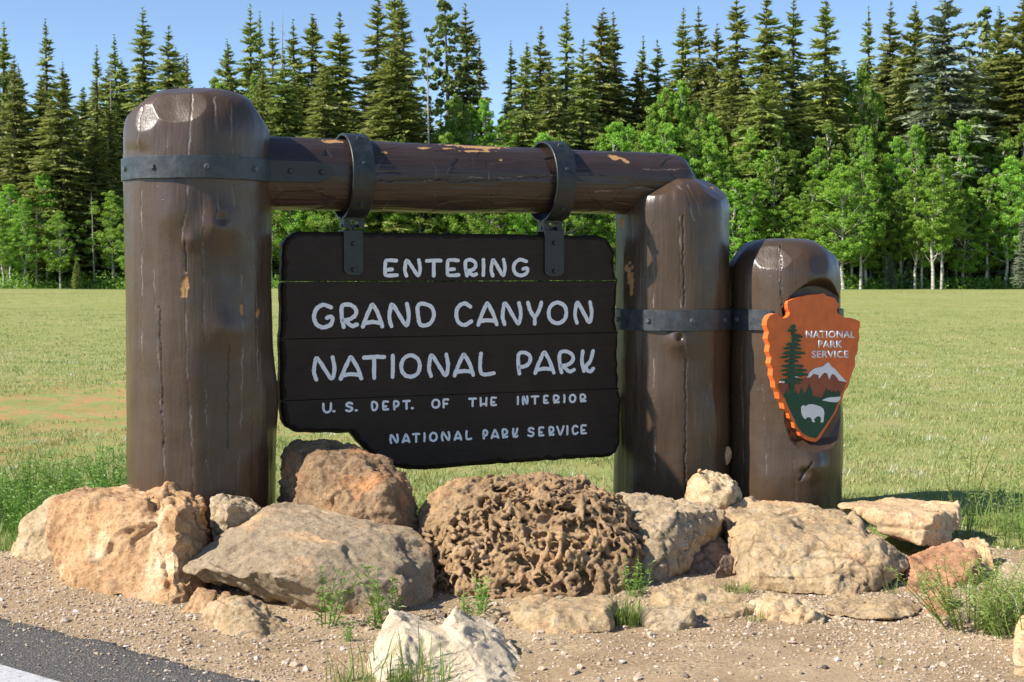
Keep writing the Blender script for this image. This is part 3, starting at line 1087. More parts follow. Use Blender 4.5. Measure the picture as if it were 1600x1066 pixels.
marks = ([([(560, 270), (640, 268)], .9), ([(662, 282), (720, 278), (800, 278), (870, 272)], 1.2), ([(930, 300), (1010, 292)], 1.0), ([(1005, 265), (1060, 264)], .8), ([(762, 255), (764, 280)], 1.0), ([(737, 245), (738, 262)], .8)],
         [([(580, 283), (700, 280)], .8), ([(700, 285), (860, 275)], .7)],
         [(520, 221, 20, 2.2, 0), (722, 226, 36, 3.2, .04), (750, 229, 40, 3.5, .03), (745, 236, 26, 1.6, 0), (664, 231, 10, 1.5, 0), (600, 238, 7, 1.8, .2), (782, 250, 4.5, 2.0, 0), (960, 246, 10, 3.5, .15), (976, 251, 8, 2.5, .5), (700, 232, 14, 1.4, 0)],
         [])
cr, ga, ch, dr = surface_marks(Vb, un, *marks)
Vb = Vb + un * dr[:, None] - np.array([P1[0], P1[1], 0])
o = link('crossbeam', np_mesh('crossbeam', Vb, grid_faces(nT, len(lt), True), M['paint_log'], True, {'crack': cr, 'gap': ga, 'chip': ch}), frame)
o['label'] = 'horizontal log with worn bare patches along its top'

# iron bands and bolts ---------------------------------------------------
OFF = np.array([P1[0], P1[1], 0])


def bolt(parent, pos, nrm, r=.019, h=.012, mat='bolt', local=True):
    bm = bmesh.new()
    bmesh.ops.create_cone(bm, cap_ends=True, segments=8, radius1=r, radius2=r * .72, depth=h * 1.4)
    rot = Vector(nrm).to_track_quat('Z', 'Y').to_matrix().to_4x4()
    p = Vector(pos) - (Vector(OFF) if local else Vector((0, 0, 0)))
    bmesh.ops.transform(bm, matrix=Matrix.Translation(p + Vector(nrm) * h * .5) @ rot, verts=bm.verts)
    return bm_obj('bolt', bm, M[mat], parent)


def strip(P, Nrm, h0, h1, thick, mat, name, parent, up=None):
    """a strap swept along points P (n,3) with outward normals; h0/h1 per point heights along 'up'"""
    n = len(P)
    ups = up if up is not None else np.tile([0, 0, 1.0], (n, 1))
    q = noise3(P * 14 + 3) * .0025
    a = P + ups * h0[:, None] + Nrm * q[:, None]
    b = P + ups * h1[:, None] + Nrm * q[:, None]
    a2, b2 = a + Nrm * thick, b + Nrm * thick
    bev = .0025
    rings = [a, a2 - Nrm * bev, a2 + ups * bev, b2 - ups * bev, b2 - Nrm * bev, b]
    V = np.concatenate(rings) - OFF
    F = []
    for k in range(6):
        k2 = (k + 1) % 6
        for i in range(n - 1):
            F.append((k * n + i, k * n + i + 1, k2 * n + i + 1, k2 * n + i))
    F = np.array(F)
    bm = bmesh.new()
    vs = [bm.verts.new(v) for v in V]
    for f in F: bm.faces.new([vs[i] for i in f])
    for i in (0, n - 1):
        bm.faces.new([vs[k * n + i] for k in range(6)])
    return bm_obj(name, bm, M[mat], parent)


def ring_strip(c, R, a0, a1, z0, z1, name, mat='iron', n=90, thick=.012):
    th = np.linspace(a0, a1, n)
    N_ = np.stack([np.cos(th), np.sin(th), th * 0], 1)
    P = np.array([c[0], c[1], 0]) + N_ * R
    wob = .0025 * noise3(np.stack([th * 3, th * 0, th * 0 + R], 1))
    return strip(P, N_, np.full(n, z0) + wob, np.full(n, z1) + wob, thick, mat, name, frame)


adir = math.atan2(PD[1], PD[0])
# thick post: band all round, its tongue running onto the beam
zb0, zb1 = 2.272, 2.402
b1 = ring_strip(P1 + np.array([.018, 0]), .440, adir - 5.75, adir - .42, zb0, zb1, 'iron_band')
# tongue: leaves the post and lies on the beam's camera side
tl = np.linspace(.33, .775, 60)
ra = .233
Pt = np.stack([P1[0] + PD[0] * tl + PN[0] * ra, P1[1] + PD[1] * tl + PN[1] * ra, tl * 0], 1)
Nt = np.tile([PN[0], PN[1], 0], (60, 1))
hw = np.full(60, .065)
hw[-14:] = .065 * np.clip(np.linspace(1, .25, 14) ** .6, 0, 1)
tongue = strip(Pt, Nt, LOGZ - hw, LOGZ + hw, .012, 'iron_dark', 'band_tongue', b1)
for px in (195, 237, 316, 388):
    # where the ray meets the band
    u = max(-.995, min(.995, (px - 304) / 118))
    v = P1 / np.linalg.norm(P1); w = np.array([v[1], -v[0]])
    nn = u * w - math.sqrt(1 - u * u) * v
    bolt(b1, (P1[0] + .018 + nn[0] * .452, P1[1] + nn[1] * .452, 2.337), (nn[0], nn[1], 0))
for tt in (.52, .715):
    bolt(tongue, (P1[0] + PD[0] * tt + PN[0] * (ra + .012), P1[1] + PD[1] * tt + PN[1] * (ra + .012), 2.338), (PN[0], PN[1], 0), mat='iron_dark')
# the two right posts
for c, R, pxs, pc, hw_ in ((P2, .402, (969, 1015, 1080, 1128), 1050, 91), (P3, .402, (1161,), 1229, 91)):
    g = math.atan2(P3[1] - P2[1], P3[0] - P2[0])
    if c is P2: bnd = ring_strip(c, R, g + .10, g + 2 * math.pi - .10, 1.338, 1.478, 'iron_band')
    else: bnd = ring_strip(c, R, g - math.pi + .08, g - math.pi + 1.12, 1.336, 1.476, 'iron_band', n=40)
    if c is P3:
        for s0, s1 in ((g - .72, g + math.pi - .08),):
            ring_strip(c, R, s0, s1, 1.336, 1.476, 'iron_band', n=50)
    for px in pxs:
        u = (px - pc) / hw_
        v = c / np.linalg.norm(c); w = np.array([v[1], -v[0]])
        nn = u * w - math.sqrt(max(0, 1 - u * u)) * v
        bolt(bnd, (c[0] + nn[0] * (R + .012), c[1] + nn[1] * (R + .012), 1.408), (nn[0], nn[1], 0))

# hanger rings round the beam
TR = (.975, 2.345)
for k, tc in enumerate(TR):
    n = 80
    th = np.linspace(-math.pi / 2 + .06, 1.5 * math.pi - .06, n)
    Rr = .256
    N_ = np.stack([np.cos(th) * PN[0], np.cos(th) * PN[1], np.sin(th)], 1)
    P = np.array([P1[0] + PD[0] * tc, P1[1] + PD[1] * tc, LOGZ - .006]) + N_ * Rr
    ups = np.tile([PD[0], PD[1], 0], (n, 1))
    rg = strip(P, N_, np.full(n, -.070), np.full(n, .070), .014, 'iron_dark', 'hanger_ring', frame, up=ups)
    rg['label'] = ('first' if k == 0 else 'second') + ' iron hanger ring from the thickest post'
    for a in (1.02, .25, -.75) if True else ():
        nn = (math.cos(a) * PN[0], math.cos(a) * PN[1], math.sin(a))
        bolt(rg, (P1[0] + PD[0] * tc + nn[0] * (Rr + .014), P1[1] + PD[1] * tc + nn[1] * (Rr + .014), LOGZ - .006 + nn[2] * (Rr + .014)), nn, r=.014, mat='iron')
    # clevis under the ring
    bm = bmesh.new()
    B = np.array([P1[0] + PD[0] * tc, P1[1] + PD[1] * tc, LOGZ - Rr - .02])
    def cbox(ca, cn, cz, sa, sn, sz):
        m = bmesh.ops.create_cube(bm, size=1)
        rot = Matrix(((PD[0], PN[0], 0), (PD[1], PN[1], 0), (0, 0, 1))).to_4x4()
        bmesh.ops.transform(bm, matrix=Matrix.Translation(Vector(B - OFF) + Vector((PD[0] * ca + PN[0] * cn, PD[1] * ca + PN[1] * cn, cz))) @ rot @ Matrix.Diagonal((sa, sn, sz, 1)), verts=m['verts'])
    for sa_ in (-.048, .048):
        cbox(sa_, 0, -.022, .036, .10, .060)
    cbox(0, 0, .004, .128, .13, .014)
    cbox(0, 0, -.040, .145, .022, .022)
    cl = bm_obj('clevis', bm, M['iron_dark'], rg)

# ------------------------------------------------------------------ hanging board
BN = .055                       # front face sits this far towards the camera side of the beam's centre plane
BTH = .105


def plane_hit(px, py, off=BN, base=P1):
    """where the photo pixel's ray meets the upright plane parallel to the beam at offset off"""
    a = at(px, py, 1.0) - Vector((0, 0, EYE))
    nb = float(base @ PN) + off
    s = nb / (a.x * PN[0] + a.y * PN[1])
    p = Vector((0, 0, EYE)) + a * s
    return float((np.array([p.x, p.y]) - base) @ PD), p.z


def bpt(al, z, off):
    return Vector((P1[0] + PD[0] * al + PN[0] * off, P1[1] + PD[1] * al + PN[1] * off, z))


tcm = (TR[0] + TR[1]) / 2
board = empty('hanging_sign', bpt(1.67, .45, 0), 'dark brown plank sign with white lettering hanging under the crossbeam between the posts', 'sign')
BO = np.array(board.location)
outline_px = [(446, 372), (456, 364), (470, 362), (560, 363), (700, 365), (830, 367), (930, 368), (944, 373), (952, 383), (957, 395), (955, 410), (956, 424), (961, 440), (960, 470), (958, 500), (962, 530), (961, 560),
              (963, 590), (962, 606), (967, 625), (965, 660), (966, 690), (960, 705), (949, 713), (880, 717), (803, 722), (750, 726), (700, 730), (660, 733), (630, 732), (608, 729), (592, 719), (576, 709),
              (561, 694), (545, 676), (500, 676), (458, 674), (446, 668), (439, 655), (436, 624), (436, 600), (436, 560), (435, 525), (438, 500), (436, 460), (438, 440), (438, 400), (440, 382)]
outline = [plane_hit(x, y, BN - BTH * .5) for x, y in outline_px]
outline.reverse()               # counter-clockwise in (along, z)


def area2(p):
    return sum(p[i][0] * p[(i + 1) % len(p)][1] - p[(i + 1) % len(p)][0] * p[i][1] for i in range(len(p)))


if area2(outline) < 0: outline.reverse()


def clip_z(poly, zc, keep_above):
    out = []
    n = len(poly)
    for i in range(n):
        a, b = poly[i], poly[(i + 1) % n]
        ia = (a[1] >= zc) == keep_above
        ib = (b[1] >= zc) == keep_above
        if ia: out.append(a)
        if ia != ib:
            u = (zc - a[1]) / (b[1] - a[1])
            out.append((a[0] + (b[0] - a[0]) * u, zc))
    return out


def resample(poly, step):
    out = []
    n = len(poly)
    for i in range(n):
        a, b = poly[i], poly[(i + 1) % n]
        k = max(1, int(math.hypot(b[0] - a[0], b[1] - a[1]) / step))
        for j in range(k):
            out.append((a[0] + (b[0] - a[0]) * j / k, a[1] + (b[1] - a[1]) * j / k))
    return out


seams = [1.826, 1.475, 1.105]
seams = [plane_hit(700, 439.5)[1], plane_hit(700, 525)[1], plane_hit(700, 617)[1]]
bands = [(None, seams[0]), (seams[0], seams[1]), (seams[1], seams[2]), (seams[2], None)]
rs = np.random.default_rng(90)
for bi, (zt, zb) in enumerate(bands):
    poly = outline
    gt_ = .0014 if bi == 1 else .0003
    gb_ = .0014 if bi == 0 else .0003
    if zt is not None: poly = clip_z(poly, zt - gt_, False)
    if zb is not None: poly = clip_z(poly, zb + gb_, True)
    poly = resample(poly, .014)
    n = len(poly)
    P = np.array(poly)
    is_seam = np.zeros(n, bool)
    if zt is not None: is_seam |= np.abs(P[:, 1] - (zt - gt_)) < 1e-6
    if zb is not None: is_seam |= np.abs(P[:, 1] - (zb + gb_)) < 1e-6
    tg = np.roll(P, -1, 0) - np.roll(P, 1, 0)
    for _ in range(2): tg = (np.roll(tg, 1, 0) + tg * 2 + np.roll(tg, -1, 0)) / 4
    nn = np.stack([-tg[:, 1], tg[:, 0]], 1)
    nn /= np.linalg.norm(nn, axis=1)[:, None] + 1e-9     # inward
    q3 = np.stack([P[:, 0] * 9, P[:, 1] * 9, np.full(n, bi * 3.3)], 1)
    scal = .5 + .9 * np.abs(noise3(q3)) + .35 * noise3(q3 * 2.7)
    ins = np.where(is_seam, .003, .010 + .030 * scal)
    depth = np.where(is_seam, .004, .018 + .014 * scal)
    slim = np.where(is_seam, 0, .006 * noise3(q3 * 1.9))
    P = P + nn * slim[:, None]
    # the seam lines rise and fall a little like split wood
    wav = np.where(is_seam & (np.abs(P[:, 1] - seams[0]) < .01), .0022 * noise3(np.stack([P[:, 0] * 7, P[:, 0] * 0, np.full(n, bi)], 1)), 0)
    P[:, 1] += wav
    tint_off = rs.uniform(-.004, .004)
    lay = [(P + nn * .012, BN - BTH), (P, BN - BTH + .02), (P, None), (P + nn * ins[:, None] * .45, -1), (P + nn * ins[:, None], BN + tint_off)]
    bm = bmesh.new()
    rings = []
    for k, (pp, off) in enumerate(lay):
        ring = []
        for i in range(n):
            of = off
            if off is None: of = BN + tint_off - depth[i]
            elif off == -1: of = BN + tint_off - depth[i] * .35
            ring.append(bm.verts.new(bpt(pp[i][0], pp[i][1], of) - Vector(BO)))
        rings.append(ring)
    for k in range(len(rings) - 1):
        for i in range(n):
            bm.faces.new((rings[k][i], rings[k][(i + 1) % n], rings[k + 1][(i + 1) % n], rings[k + 1][i]))
    bm.faces.new(rings[0][::-1]); bm.faces.new(rings[-1])
    bm.normal_update()
    bmesh.ops.triangulate(bm, faces=[f for f in bm.faces if len(f.verts) > 4])
    bmesh.ops.rotate(bm, cent=(0, 0, 0), matrix=Matrix.Rotation(-math.radians(23), 3, 'Z'), verts=bm.verts)
    pk = bm_obj('plank', bm, M['board'], board)
    pk.rotation_euler = (0, 0, math.radians(23))
    pk['label'] = ['top plank reading ENTERING', 'second plank reading GRAND CANYON', 'third plank reading NATIONAL PARK', 'wide bottom plank with the notched corner'][bi]

# thin splits in the boards: dark lines drawn along the grain by the board material
BF = BN + .0045
GL = {
    'E': [[(.95, .97), (.25, 1.0), (.08, .85), (.06, .2), (.2, .03), (1.0, .05)], [(.1, .38), (.62, .42)]],
    'N': [[(.12, 0), (.02, .35), (.06, .75), (.17, .98), (.55, .42), (.84, .02), (.97, .45), (.88, 1.0)]],
    'T': [[(0, .95), (.5, .97), (1, .96)], [(.5, .95), (.5, 0)]],
    'R': [[(.18, 0), (.06, .45), (.08, .92), (.5, 1.0), (.9, .82), (.92, .55), (.6, .36), (.16, .30)], [(.30, .28), (.55, .10), (.74, .03), (1.0, .10)]],
    'I': [[(.45, 1.0), (.5, .5), (.42, .02)]],
    'G': [[(.92, .88), (.5, 1.0), (.16, .82), (.02, .48), (.16, .14), (.52, .0), (.90, .12), (1.0, .34), (.92, .47), (.70, .42)]],
    'A': [[(.0, .0), (.22, .52), (.44, .94), (.54, .94), (.80, .52), (1.0, .0)], [(.06, .15), (.5, .20), (.95, .15)]],
    'D': [[(.24, .02), (.08, .4), (.06, .9), (.4, 1.0), (.86, .82), (.98, .45), (.74, .08), (.24, .02)]],
    'C': [[(.94, .84), (.55, 1.0), (.16, .84), (.02, .48), (.18, .12), (.56, .0), (1.0, .16)]],
    'Y': [[(.03, 1.0), (.2, .62), (.5, .34), (.82, .66), (.97, 1.0)], [(.5, .34), (.5, 0)]],
    'O': [[(.5, 1.0), (.14, .84), (.02, .5), (.14, .15), (.5, 0), (.86, .15), (.98, .5), (.86, .84), (.5, 1.0)]],
    'L': [[(.12, 1.0), (.06, .5), (.12, .1), (.42, .0), (1.0, .06)]],
    'P': [[(.14, 0), (.06, .45), (.10, .93), (.5, 1.0), (.9, .84), (.92, .56), (.62, .36), (.12, .30)]],
    'K': [[(.14, 1.0), (.06, .5), (.22, .03)], [(.94, 1.0), (.72, .5), (.30, .24)], [(.36, .26), (.5, .05), (.75, .0), (.96, .14)]],
    'U': [[(.04, 1.0), (.06, .35), (.3, .02), (.62, .0), (.9, .2), (.96, .55), (.97, 1.0)]],
    'S': [[(.94, .86), (.6, 1.0), (.2, .92), (.12, .7), (.4, .55), (.82, .42), (.92, .2), (.55, .0), (.05, .12)]],
    'F': [[(.95, .97), (.25, 1.0), (.10, .85), (.12, 0)], [(.1, .42), (.75, .44)]],
    'H': [[(.08, 1.0), (.10, 0)], [(.94, 1.0), (.90, 0)], [(.1, .22), (.9, .22)]],
    'V': [[(.0, 1.0), (.22, .5), (.48, .02), (.78, .5), (1.0, 1.0)]],
    '.': [[(.3, .06), (.7, .06)]],
}


def smooth_line(pts, k):
    """Catmull-Rom through the points"""
    P = [Vector((p[0], p[1])) for p in pts]
    closed = (P[0] - P[-1]).length < 1e-6
    out = []
    n = len(P)
    for i in range(n - 1):
        p0 = P[i - 1] if i > 0 else (P[-2] if closed else P[0])
        p3 = P[i + 2] if i + 2 < n else (P[1] if closed else P[-1])
        p1, p2 = P[i], P[i + 1]
        for j in range(k):
            u = j / k
            out.append(.5 * ((2 * p1) + (p2 - p0) * u + (2 * p0 - 5 * p1 + 4 * p2 - p3) * u * u + (3 * p1 - p0 - 3 * p2 + p3) * u ** 3))
    out.append(P[-1])
    return out


def letter(ch, x0, x1, yt0, yt1, yb0, yb1, wpx, seed):
    """a hand-cut painted letter: strokes with round ends on the board face"""
    A = plane_hit(x0, yt0, BF); B_ = plane_hit(x1, yt1, BF); C = plane_hit(x0, yb0, BF); D = plane_hit(x1, yb1, BF)
    w = wpx * .45 * 8.9 / FPX
    rr_ = random.Random(seed)
    bm = bmesh.new()
    cx, cz = (A[0] + D[0]) / 2, (A[1] + D[1]) / 2
    for si, st in enumerate(GL[ch]):
        pts = smooth_line(st, 5)
        Q = []
        for p in pts:
            jx, jz = rr_.uniform(-.008, .008), rr_.uniform(-.008, .008)
            u, v = p.x + jx, p.y + jz
            al_ = (A[0] * v + C[0] * (1 - v)) * (1 - u) + (B_[0] * v + D[0] * (1 - v)) * u
            z_ = (A[1] * v + C[1] * (1 - v)) * (1 - u) + (B_[1] * v + D[1] * (1 - v)) * u
            # keep the stroke inside the letter's box
            al_ += (0.5 - u) * 2 * w * .8 if ch not in 'I.' else 0
            z_ += (0.5 - v) * 2 * w * .9
            Q.append(Vector((al_, z_)))
        n = len(Q)
        Lf, Rt = [], []
        for i in range(n):
            d = Q[min(i + 1, n - 1)] - Q[max(i - 1, 0)]
            if d.length < 1e-9: d = Vector((1, 0))
            d.normalize()
            nn_ = Vector((-d.y, d.x))
            ww_ = w * rr_.uniform(.88, 1.08)
            Lf.append(Q[i] + nn_ * ww_); Rt.append(Q[i] - nn_ * ww_)
        closed = (Q[0] - Q[-1]).length < w * .5
        ring = []
        if closed:
            Lf[-1], Rt[-1] = Lf[0], Rt[0]
        o3 = BF + .0006 * si

        def cap(qc, d):
            return [qc + Vector((math.cos(a) * d.x - math.sin(a) * d.y, math.sin(a) * d.x + math.cos(a) * d.y)) * w * .98 for a in (math.radians(55), math.radians(20), math.radians(-20), math.radians(-55))]
        top = []
        if not closed:
            d1_ = (Q[-1] - Q[-2]).normalized(); d0_ = (Q[0] - Q[1]).normalized()
            contour = Lf + cap(Q[-1], d1_) + Rt[::-1] + cap(Q[0], d0_)
        # faces as a ribbon plus end fans: robust for curled strokes
        vl = [bm.verts.new(bpt(p.x, p.y, o3)) for p in Lf]
        vr = [bm.verts.new(bpt(p.x, p.y, o3)) for p in Rt]
        vlb = [bm.verts.new(bpt(p.x, p.y, BN - .006)) for p in Lf]
        vrb = [bm.verts.new(bpt(p.x, p.y, BN - .006)) for p in Rt]
        for i in range(n - 1):
            bm.faces.new((vl[i], vr[i], vr[i + 1], vl[i + 1]))
            bm.faces.new((vl[i], vl[i + 1], vlb[i + 1], vlb[i]))
            bm.faces.new((vr[i + 1], vr[i], vrb[i], vrb[i + 1]))
        if not closed:
            for (qc, d, a_, b_, ab, bb) in ((Q[-1], d1_, vl[-1], vr[-1], vlb[-1], vrb[-1]), (Q[0], d0_, vr[0], vl[0], vrb[0], vlb[0])):
                cv = cap(qc, d)
                tv = [a_] + [bm.verts.new(bpt(p.x, p.y, o3)) for p in cv] + [b_]
                bv = [ab] + [bm.verts.new(bpt(p.x, p.y, BN - .006)) for p in cv] + [bb]
                bm.faces.new(tv)
                for i in range(len(tv) - 1): bm.faces.new((tv[i], tv[i + 1], bv[i + 1], bv[i]))
    for v in bm.verts: v.co -= Vector(BO)
    return bm_obj('letter', bm, M['white'], board)


def lerp_line(p0, p1, x):
    return p0[1] + (p1[1] - p0[1]) * (x - p0[0]) / (p1[0] - p0[0])


def crop(x, y, s=2.664, ox=420, oy=340): return (ox + x / s, oy + y / s)


LINES = [
    ('ENTERING', [598.5, 630, 664.7, 696, 724.4, 752.5, 765.3, 800], [622.7, 659.5, 691, 719, 746.5, 759, 791.8, 826.5], (598, 404.3), (826, 403.2), (598, 434), (826, 433.2), 6.6),
    ('GRANDCANYON', [487.5, 530, 564.5, 605.5, 649, 710, 744.8, 782.5, 822, 854.5, 896], [522.2, 560.3, 600, 642.3, 681, 739, 778.5, 817, 849, 887.8, 927.6], (487, 473.5), (928, 469.5), (487, 515), (928, 507), 7.4),
    ('NATIONALPARK', [487.5, 530, 566, 610.5, 624, 667.5, 708, 746.5, 806.5, 834, 871, 906], [526.2, 567, 603, 617.5, 659, 703.5, 742, 774, 832, 867.5, 899, 930], (487, 556.5), (930, 545.5), (487, 596.5), (930, 583), 7.2),
    ('U.S.DEPT.OFTHEINTERIOR', [503.5, 519.8, 539, 554.6, 579.5, 597, 614, 629, 642, 674, 691, 732, 749, 766, 807.5, 815.5, 829.5, 848.7, 864, 880, 889, 905.7],
     [519, 524, 552.5, 559, 591, 608, 624.5, 641.5, 646.5, 688, 702, 745, 762, 776.5, 811.5, 826, 842.5, 857.5, 874.5, 884, 900.5, 916], (503, 629.5), (916, 614.8), (503, 646), (916, 629), 3.9),
    ('NATIONALPARKSERVICE', [608.5, 628, 644, 661.5, 670.5, 689, 709.3, 727, 754, 767, 784, 800, 824, 841, 857, 869.5, 885, 893.5, 907],
     [623.5, 641, 656.5, 665.5, 684, 704, 722, 737.5, 763, 780, 794, 810, 835.5, 850.5, 866.5, 882, 888.5, 904, 917], (608, 678.5), (917, 663), (608, 694), (917, 679), 3.9)]
sd = 0
for txt, xa, xb, t0, t1, b0, b1_, wpx in LINES:
    for ch, x0, x1 in zip(txt, xa, xb):
        sd += 1
        letter(ch, x0, x1, lerp_line(t0, t1, x0), lerp_line(t0, t1, x1), lerp_line(b0, b1_, x0), lerp_line(b0, b1_, x1), wpx, sd)

# strap plates over the board's top edge, with bolts and link rods
for k, (xa, xb, yb) in enumerate(((537, 567, 430), (851, 881, 432))):
    a0, zt_ = plane_hit(xa, 365.5, BN + .01); a1, _z = plane_hit(xb, 365.5, BN + .01)
    _a, zb_ = plane_hit((xa + xb) / 2, yb, BN + .01)
    ztop_ = plane_hit((xa + xb) / 2, 364, BN - BTH * .5)[1] + .006
    bm = bmesh.new()
    prof = [(BN + .0045, zb_), (BN + .014, zb_), (BN + .014, ztop_ + .008), (BN - .02, ztop_ + .014), (BN - BTH - .012, ztop_ + .012), (BN - BTH - .012, zb_), (BN - BTH - .003, zb_), (BN - BTH - .003, ztop_ + .001), (BN + .0045, ztop_ + .001)]
    # two mirrored outlines joined: the strap's section swept across its width, lower end rounded
    c = (a0 + a1) / 2; hw_ = (a1 - a0) / 2
    cols = np.linspace(-1, 1, 11)
    grid = []
    for cc in cols:
        cut = .030 * (abs(cc) ** 4)
        grid.append([bm.verts.new(bpt(c + hw_ * cc, z_ + (cut if abs(z_ - zb_) < 1e-6 else 0), of) - Vector(BO)) for of, z_ in prof])
    m_ = len(prof)
    for i in range(len(cols) - 1):
        for j in range(m_):
            bm.faces.new((grid[i][j], grid[i][(j + 1) % m_], grid[i + 1][(j + 1) % m_], grid[i + 1][j]))
    bm.faces.new(grid[0]); bm.faces.new(grid[-1][::-1])
    sp = bm_obj('strap_plate', bm, M['iron_dark'], board)
    for z_ in (ztop_ - .075, zb_ + .035):
        bolt(sp, tuple(bpt(c, z_, BN + .014) - Vector(BO)), (PN[0], PN[1], 0), r=.017, mat='iron_dark', local=False)
    for s_ in (-.018, .018):
        tv, tf = tube([bpt(c + s_, ztop_ + .005, 0), bpt(c + s_, LOGZ - .256 - .05, 0)], [.008, .008], 8)
        link('link_rod', np_mesh('link_rod', tv - BO, tf, M['iron_dark'], True), sp)

# ------------------------------------------------------------------ arrowhead plaque
AOFF = float((P3 - P1) @ PN) + .37
AT = .058
arrow = empty('arrowhead_plaque', bpt(plane_hit(1262, 690, AOFF)[0], plane_hit(1262, 690, AOFF)[1], AOFF), 'orange arrowhead park service plaque with tree, mountain and bison on the short third post', 'plaque')
AO = np.array(arrow.location)


def ac(x, y): return plane_hit(1160 + x / 3.807, 440 + y / 3.807, AOFF)


def slab(name, pts, off0, off1, mat, parent, inset=0.0, mapf=ac, jitter=0):
    P = [mapf(x, y) for x, y in pts]
    if area2(P) < 0: P.reverse()
    bm = bmesh.new()
    n = len(P)
    f_ = [bm.verts.new(bpt(p[0], p[1], off1) - Vector(AO)) for p in P]
    b_ = [bm.verts.new(bpt(p[0], p[1], off0) - Vector(AO)) for p in P]
    bm.faces.new(f_); bm.faces.new(b_[::-1])
    for i in range(n): bm.faces.new((f_[i], f_[(i + 1) % n], b_[(i + 1) % n], b_[i]))
    if inset:
        pass
    bm.normal_update()
    bmesh.ops.triangulate(bm, faces=[f for f in bm.faces if len(f.verts) > 4])
    return bm_obj(name, bm, M[mat], parent)


A_OUT = [(267, 132), (272, 118), (300, 104), (330, 95), (365, 86), (400, 79), (440, 77), (482, 70), (492, 78), (505, 88), (528, 91), (548, 98), (560, 112), (566, 126), (582, 138), (570, 150), (562, 165), (566, 185), (578, 200), (600, 208), (612, 216),
         (640, 216), (665, 222), (698, 236), (700, 262), (692, 296), (697, 330), (689, 368), (686, 415), (669, 456), (672, 496), (655, 540), (641, 582), (630, 620), (606, 658), (594, 696), (572, 738), (556, 780), (531, 818), (508, 858),
         (481, 900), (460, 935), (436, 955), (402, 950), (372, 938), (345, 918), (338, 895), (312, 872), (306, 838), (282, 815), (276, 785), (250, 758), (244, 725), (220, 698), (214, 660), (196, 632), (192, 594), (178, 560), (180, 520), (164, 488), (172, 452), (156, 418), (163, 378), (148, 340), (157, 300), (143, 262), (146, 232),
         (160, 205), (185, 192), (206, 190), (222, 206), (240, 219), (262, 216), (279, 200), (281, 182), (270, 160)]
slab('body', A_OUT, AOFF - AT, AOFF, 'orange', arrow)
# raised border: every layer stands a little proud of the one below
BR = [(205, 612), (225, 603), (300, 598), (385, 570), (440, 530), (508, 482), (560, 535), (617, 598), (600, 645), (585, 668), (560, 690), (240, 690), (222, 650)]
slab('mountain', BR, AOFF - .002, AOFF + .0022, 'arrow_brown', arrow)
GR = [(243, 674), (252, 660), (262, 636), (270, 668), (290, 676), (308, 668), (318, 650), (330, 672), (342, 655), (352, 628), (366, 668), (378, 655), (397, 606), (412, 655), (416, 682), (470, 690), (484, 668), (500, 632), (508, 655), (518, 642), (528, 660), (542, 648), (552, 664), (568, 646), (582, 668), (575, 700), (560, 735), (542, 780),
      (512, 828), (480, 872), (458, 905), (438, 932), (400, 926), (355, 902), (326, 862), (302, 805), (272, 745), (254, 700)]
slab('meadow_panel', GR, AOFF - .002, AOFF + .0046, 'arrow_green', arrow)
slab('snow_cap', [(381, 573), (396, 540), (428, 516), (474, 506), (508, 479), (530, 508), (548, 520), (575, 552), (618, 598), (572, 590), (552, 560), (530, 548), (526, 556), (514, 582), (506, 560), (500, 545), (484, 542), (470, 556), (452, 578), (450, 556), (420, 548), (402, 568)], AOFF - .002, AOFF + .0060, 'arrow_white', arrow)
slab('snow_patch', [(217, 600), (235, 590), (252, 597), (245, 604)], AOFF - .002, AOFF + .0060, 'arrow_white', arrow)
slab('snow_patch', [(306, 568), (320, 556), (337, 560), (325, 571)], AOFF - .002, AOFF + .0100, 'arrow_white', arrow)
TRP = [(300, 255), (312, 258), (317, 268), (323, 282), (312, 300), (312, 312), (322, 318), (334, 327), (352, 316), (355, 340), (345, 352), (348, 368), (338, 380), (352, 392), (352, 408), (372, 422), (368, 440), (345, 448), (336, 462), (330, 482), (352, 486), (365, 492), (372, 512), (381, 526), (385, 545), (374, 560),
       (362, 572), (352, 590), (340, 610), (325, 612), (316, 598), (306, 596), (305, 672), (276, 674), (277, 600), (262, 606), (245, 602), (222, 598), (228, 584), (246, 572), (234, 560), (224, 545), (236, 534), (228, 512), (240, 490), (256, 480), (240, 470), (221, 462), (240, 452), (262, 450), (246, 438), (238, 424), (258, 420),
       (268, 410), (250, 405), (240, 396), (246, 372), (260, 355), (284, 348), (298, 338), (286, 330), (270, 316), (268, 292), (278, 265)]
re_ = random.Random(12)
slab('pine_emblem', [(292, 262), (300, 256), (308, 262), (306, 420), (306, 672), (276, 674), (278, 560), (288, 420)], AOFF - .002, AOFF + .0085, 'arrow_green', arrow)
